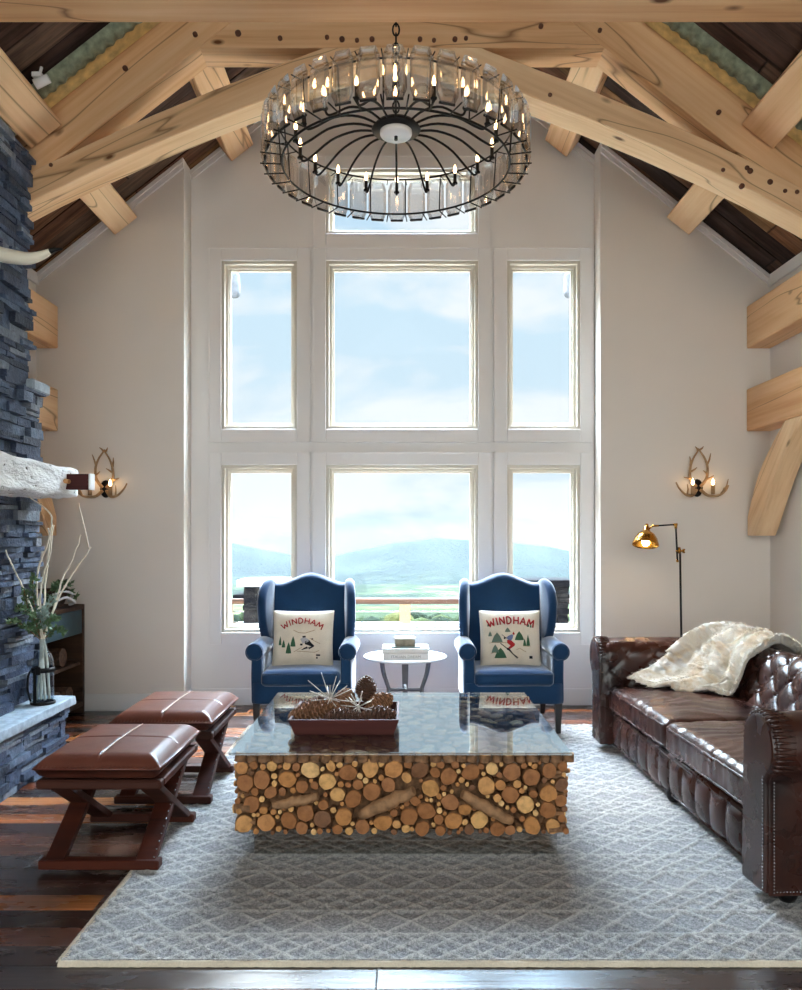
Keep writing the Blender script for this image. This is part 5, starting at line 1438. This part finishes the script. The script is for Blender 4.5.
for s, lab in ((-1, 'dark stacked stone pillar with a pale cap outside behind the left armchair'), (1, 'dark stacked stone pillar outside behind the right armchair')):
    xa = px(243 if s < 0 else 569, 600, 8.4).x; xb = xa-s*.5; xa, xb = min(xa, xb), max(xa, xb)
    pr_ = thing('stone_pillar', lab, 'pillar', ((xa+xb)/2, 8.6, DZ), 0, 'deck pillars', 'thing'); rel = Rel(pr_)
    g = MB(); g.box2((xa+.05, 8.44, DZ), (xb-.05, 8.86, .93))
    stones(g, 'y-', xa, xb, DZ, .93, 8.44, .05, rs, (.05, .1)); stones(g, 'x', 8.42, 8.88, DZ, .93, xb-.05, .06, rs, (.05, .1)); stones(g, 'x-', 8.42, 8.88, DZ, .93, xa+.05, .06, rs, (.05, .1))
    rel('shaft', g, DSTONE)
    g = MB(); g.rbox(((xa+xb)/2, 8.64, .965), (xb-xa+.12, .6, .075), .015, 10, chip); rel('cap', g, SLAB if s < 0 else DSTONE)
    ex = xa if s < 0 else xb
    rel('side_ledge', MB().box2((ex-.12 if s < 0 else ex-.05, 8.45, .80 if s < 0 else .80), (ex+.05 if s < 0 else ex+.17, 8.8, .84), .006), DSTONE)
for s, lab in ((-1, 'grey round eave post end outside the upper left window'), (1, 'grey round eave post end outside the upper right window')):
    o = thing('eave_bracket', lab, 'bracket', (0, 0, 0), 0, 'eave brackets', 'thing'); q = px(234 if s < 0 else 570, 285, 7.6); o.location = q
    MB().rbox((0, 0, 0), (.11, .14, .24), .05, 10, lambda p, n: n*.006*noise.noise(p*12)).build('post_end', SLAB2, o)
    MB().box((-s*(-.10), .1, .03), (.2, .1, .1), .01).build('arm', SLAB2, o)
    MB().box((s*.2, -.25, .03), (.1, .7, .1), .01).build('wall_bar', SLAB2, o)
# hills
def ridge(name, prof, d0, dpk, d1, zb0, zb1, m, nx, ny, amp, sd):
    g = MB()
    def fn(u, v):
        d = lerp(d0, d1, v); X = lerp(-1.05, 1.05, u)*d1*.72
        xp = 402+800*X/dpk
        zp = H+(537-interp(xp, prof))/800*dpk
        t_ = max(0, 1-abs(d-dpk)/((dpk-d0) if d < dpk else (d1-dpk)))
        t_ = t_*t_*(3-2*t_); b = lerp(zb0, zb1, v)
        z = lerp(b, zp, t_)
        z += amp*(noise.noise(Vector((X/dpk*9, d/dpk*9, sd)))*.6*(1-t_*.8)+.12*noise.noise(Vector((X/dpk*40, d/dpk*40, sd+3))))
        return (X, d, z)
    g.grid(fn, nx, ny); return struct(g.build(name, m))
def forest(name, cols, sc_, bumpd):
    t = NT(name); v = t.co(); n = t.noise(v, sc_, 6, .62); n2 = t.noise(v, sc_*9, 4, .7)
    col = t.ramp(t.math('ADD', t.math('MULTIPLY', n, .6), t.math('MULTIPLY', n2, .4)), cols)
    return t.bsdf(col=col, rough=.95, spec=.05, nor=t.bump(n2, .8, bumpd))
FOR1 = forest('far_forest', [(.38, C(16, 24, 26)), (.5, C(22, 32, 31)), (.62, C(36, 43, 36))], .004, 30)
FOR2 = forest('valley_forest', [(.36, C(14, 23, 21)), (.47, C(24, 34, 26)), (.54, C(40, 50, 34)), (.64, C(74, 78, 50))], .011, 8)
FOR3 = forest('near_slope', [(.36, C(18, 28, 18)), (.48, C(32, 42, 24)), (.56, C(54, 60, 34)), (.66, C(86, 84, 52))], .045, 2)
P1 = [(-400, 560), (100, 553), (200, 541), (229, 543), (265, 551), (294, 557), (335, 556), (365, 549), (400, 542), (440, 538), (475, 540), (510, 543), (545, 546), (576, 552), (700, 560), (1200, 556)]
P2 = [(-400, 575), (150, 571), (240, 578), (300, 574), (340, 577), (420, 566), (480, 572), (530, 571), (576, 570), (700, 574), (1200, 580)]
ridge('hills_far', P1, 2900, 4000, 5600, -160, -200, FOR1, 240, 70, 22, 1.0)
ridge('hills_middle', P2, 1300, 2200, 3200, -115, -160, FOR1, 240, 70, 16, 4.0)
ridge('terrain_valley', [(0, 590), (400, 588), (900, 590)], 260, 900, 1500, -38, -110, FOR2, 260, 90, 5, 8.0)
ridge('terrain_slope', [(0, 640), (402, 640), (900, 640)], 9.9, 90, 330, -4.5, -40, FOR3, 200, 120, 1.0, 12.0)
# tree crowns on the slope below the deck: nobody could count them
g = MB(); rt = random.Random(9)
for k in range(1500):
    d = 40*(8.5**rt.random()); X = rt.uniform(-.42, .42)*d
    zg = interp(d, [(9.9, -4.5), (90, H+(537-640)/800*90), (330, -40)])
    r_ = rt.uniform(1.0, 1.8)*(.7+d/150)
    g.ball((X, d, zg+r_*.5), (r_*rt.uniform(.7, 1.1), r_*.9, r_*rt.uniform(.7, 1.1)), 9, 6)
def treem():
    t = NT('tree_crown'); ri = t('NewGeometry').outputs['Random Per Island']; v = t.co(); n = t.noise(v, 1.5, 5, .7)
    base = t.ramp(ri, [(0, C(20, 30, 18)), (.3, C(30, 40, 22)), (.55, C(42, 50, 27)), (.75, C(24, 34, 24)), (.9, C(62, 64, 35))], 'CONSTANT')
    return t.bsdf(col=t.mix(.7, base, t.ramp(n, [(.3, (.5, .5, .5, 1)), (.7, (1.3, 1.3, 1.3, 1))]), 'MULTIPLY'), rough=.95, spec=.05, nor=t.bump(n, 1, .5))
o = g.build('woodland', treem()); tag(o, 'green woodland on the slope below the deck railing', 'trees', None, 'stuff')
def haze():
    t = NT('valley_haze'); v = t('VolumeScatter', {'Color': (.80, .88, 1, 1), 'Density': 1/120000, 'Anisotropy': .0}); t.t.links.new(v.outputs[0], t.out.inputs['Volume']); return t.m
struct(MB().box2((-5200, 120, -420), (5200, 6200, 60)).build('haze', haze()))
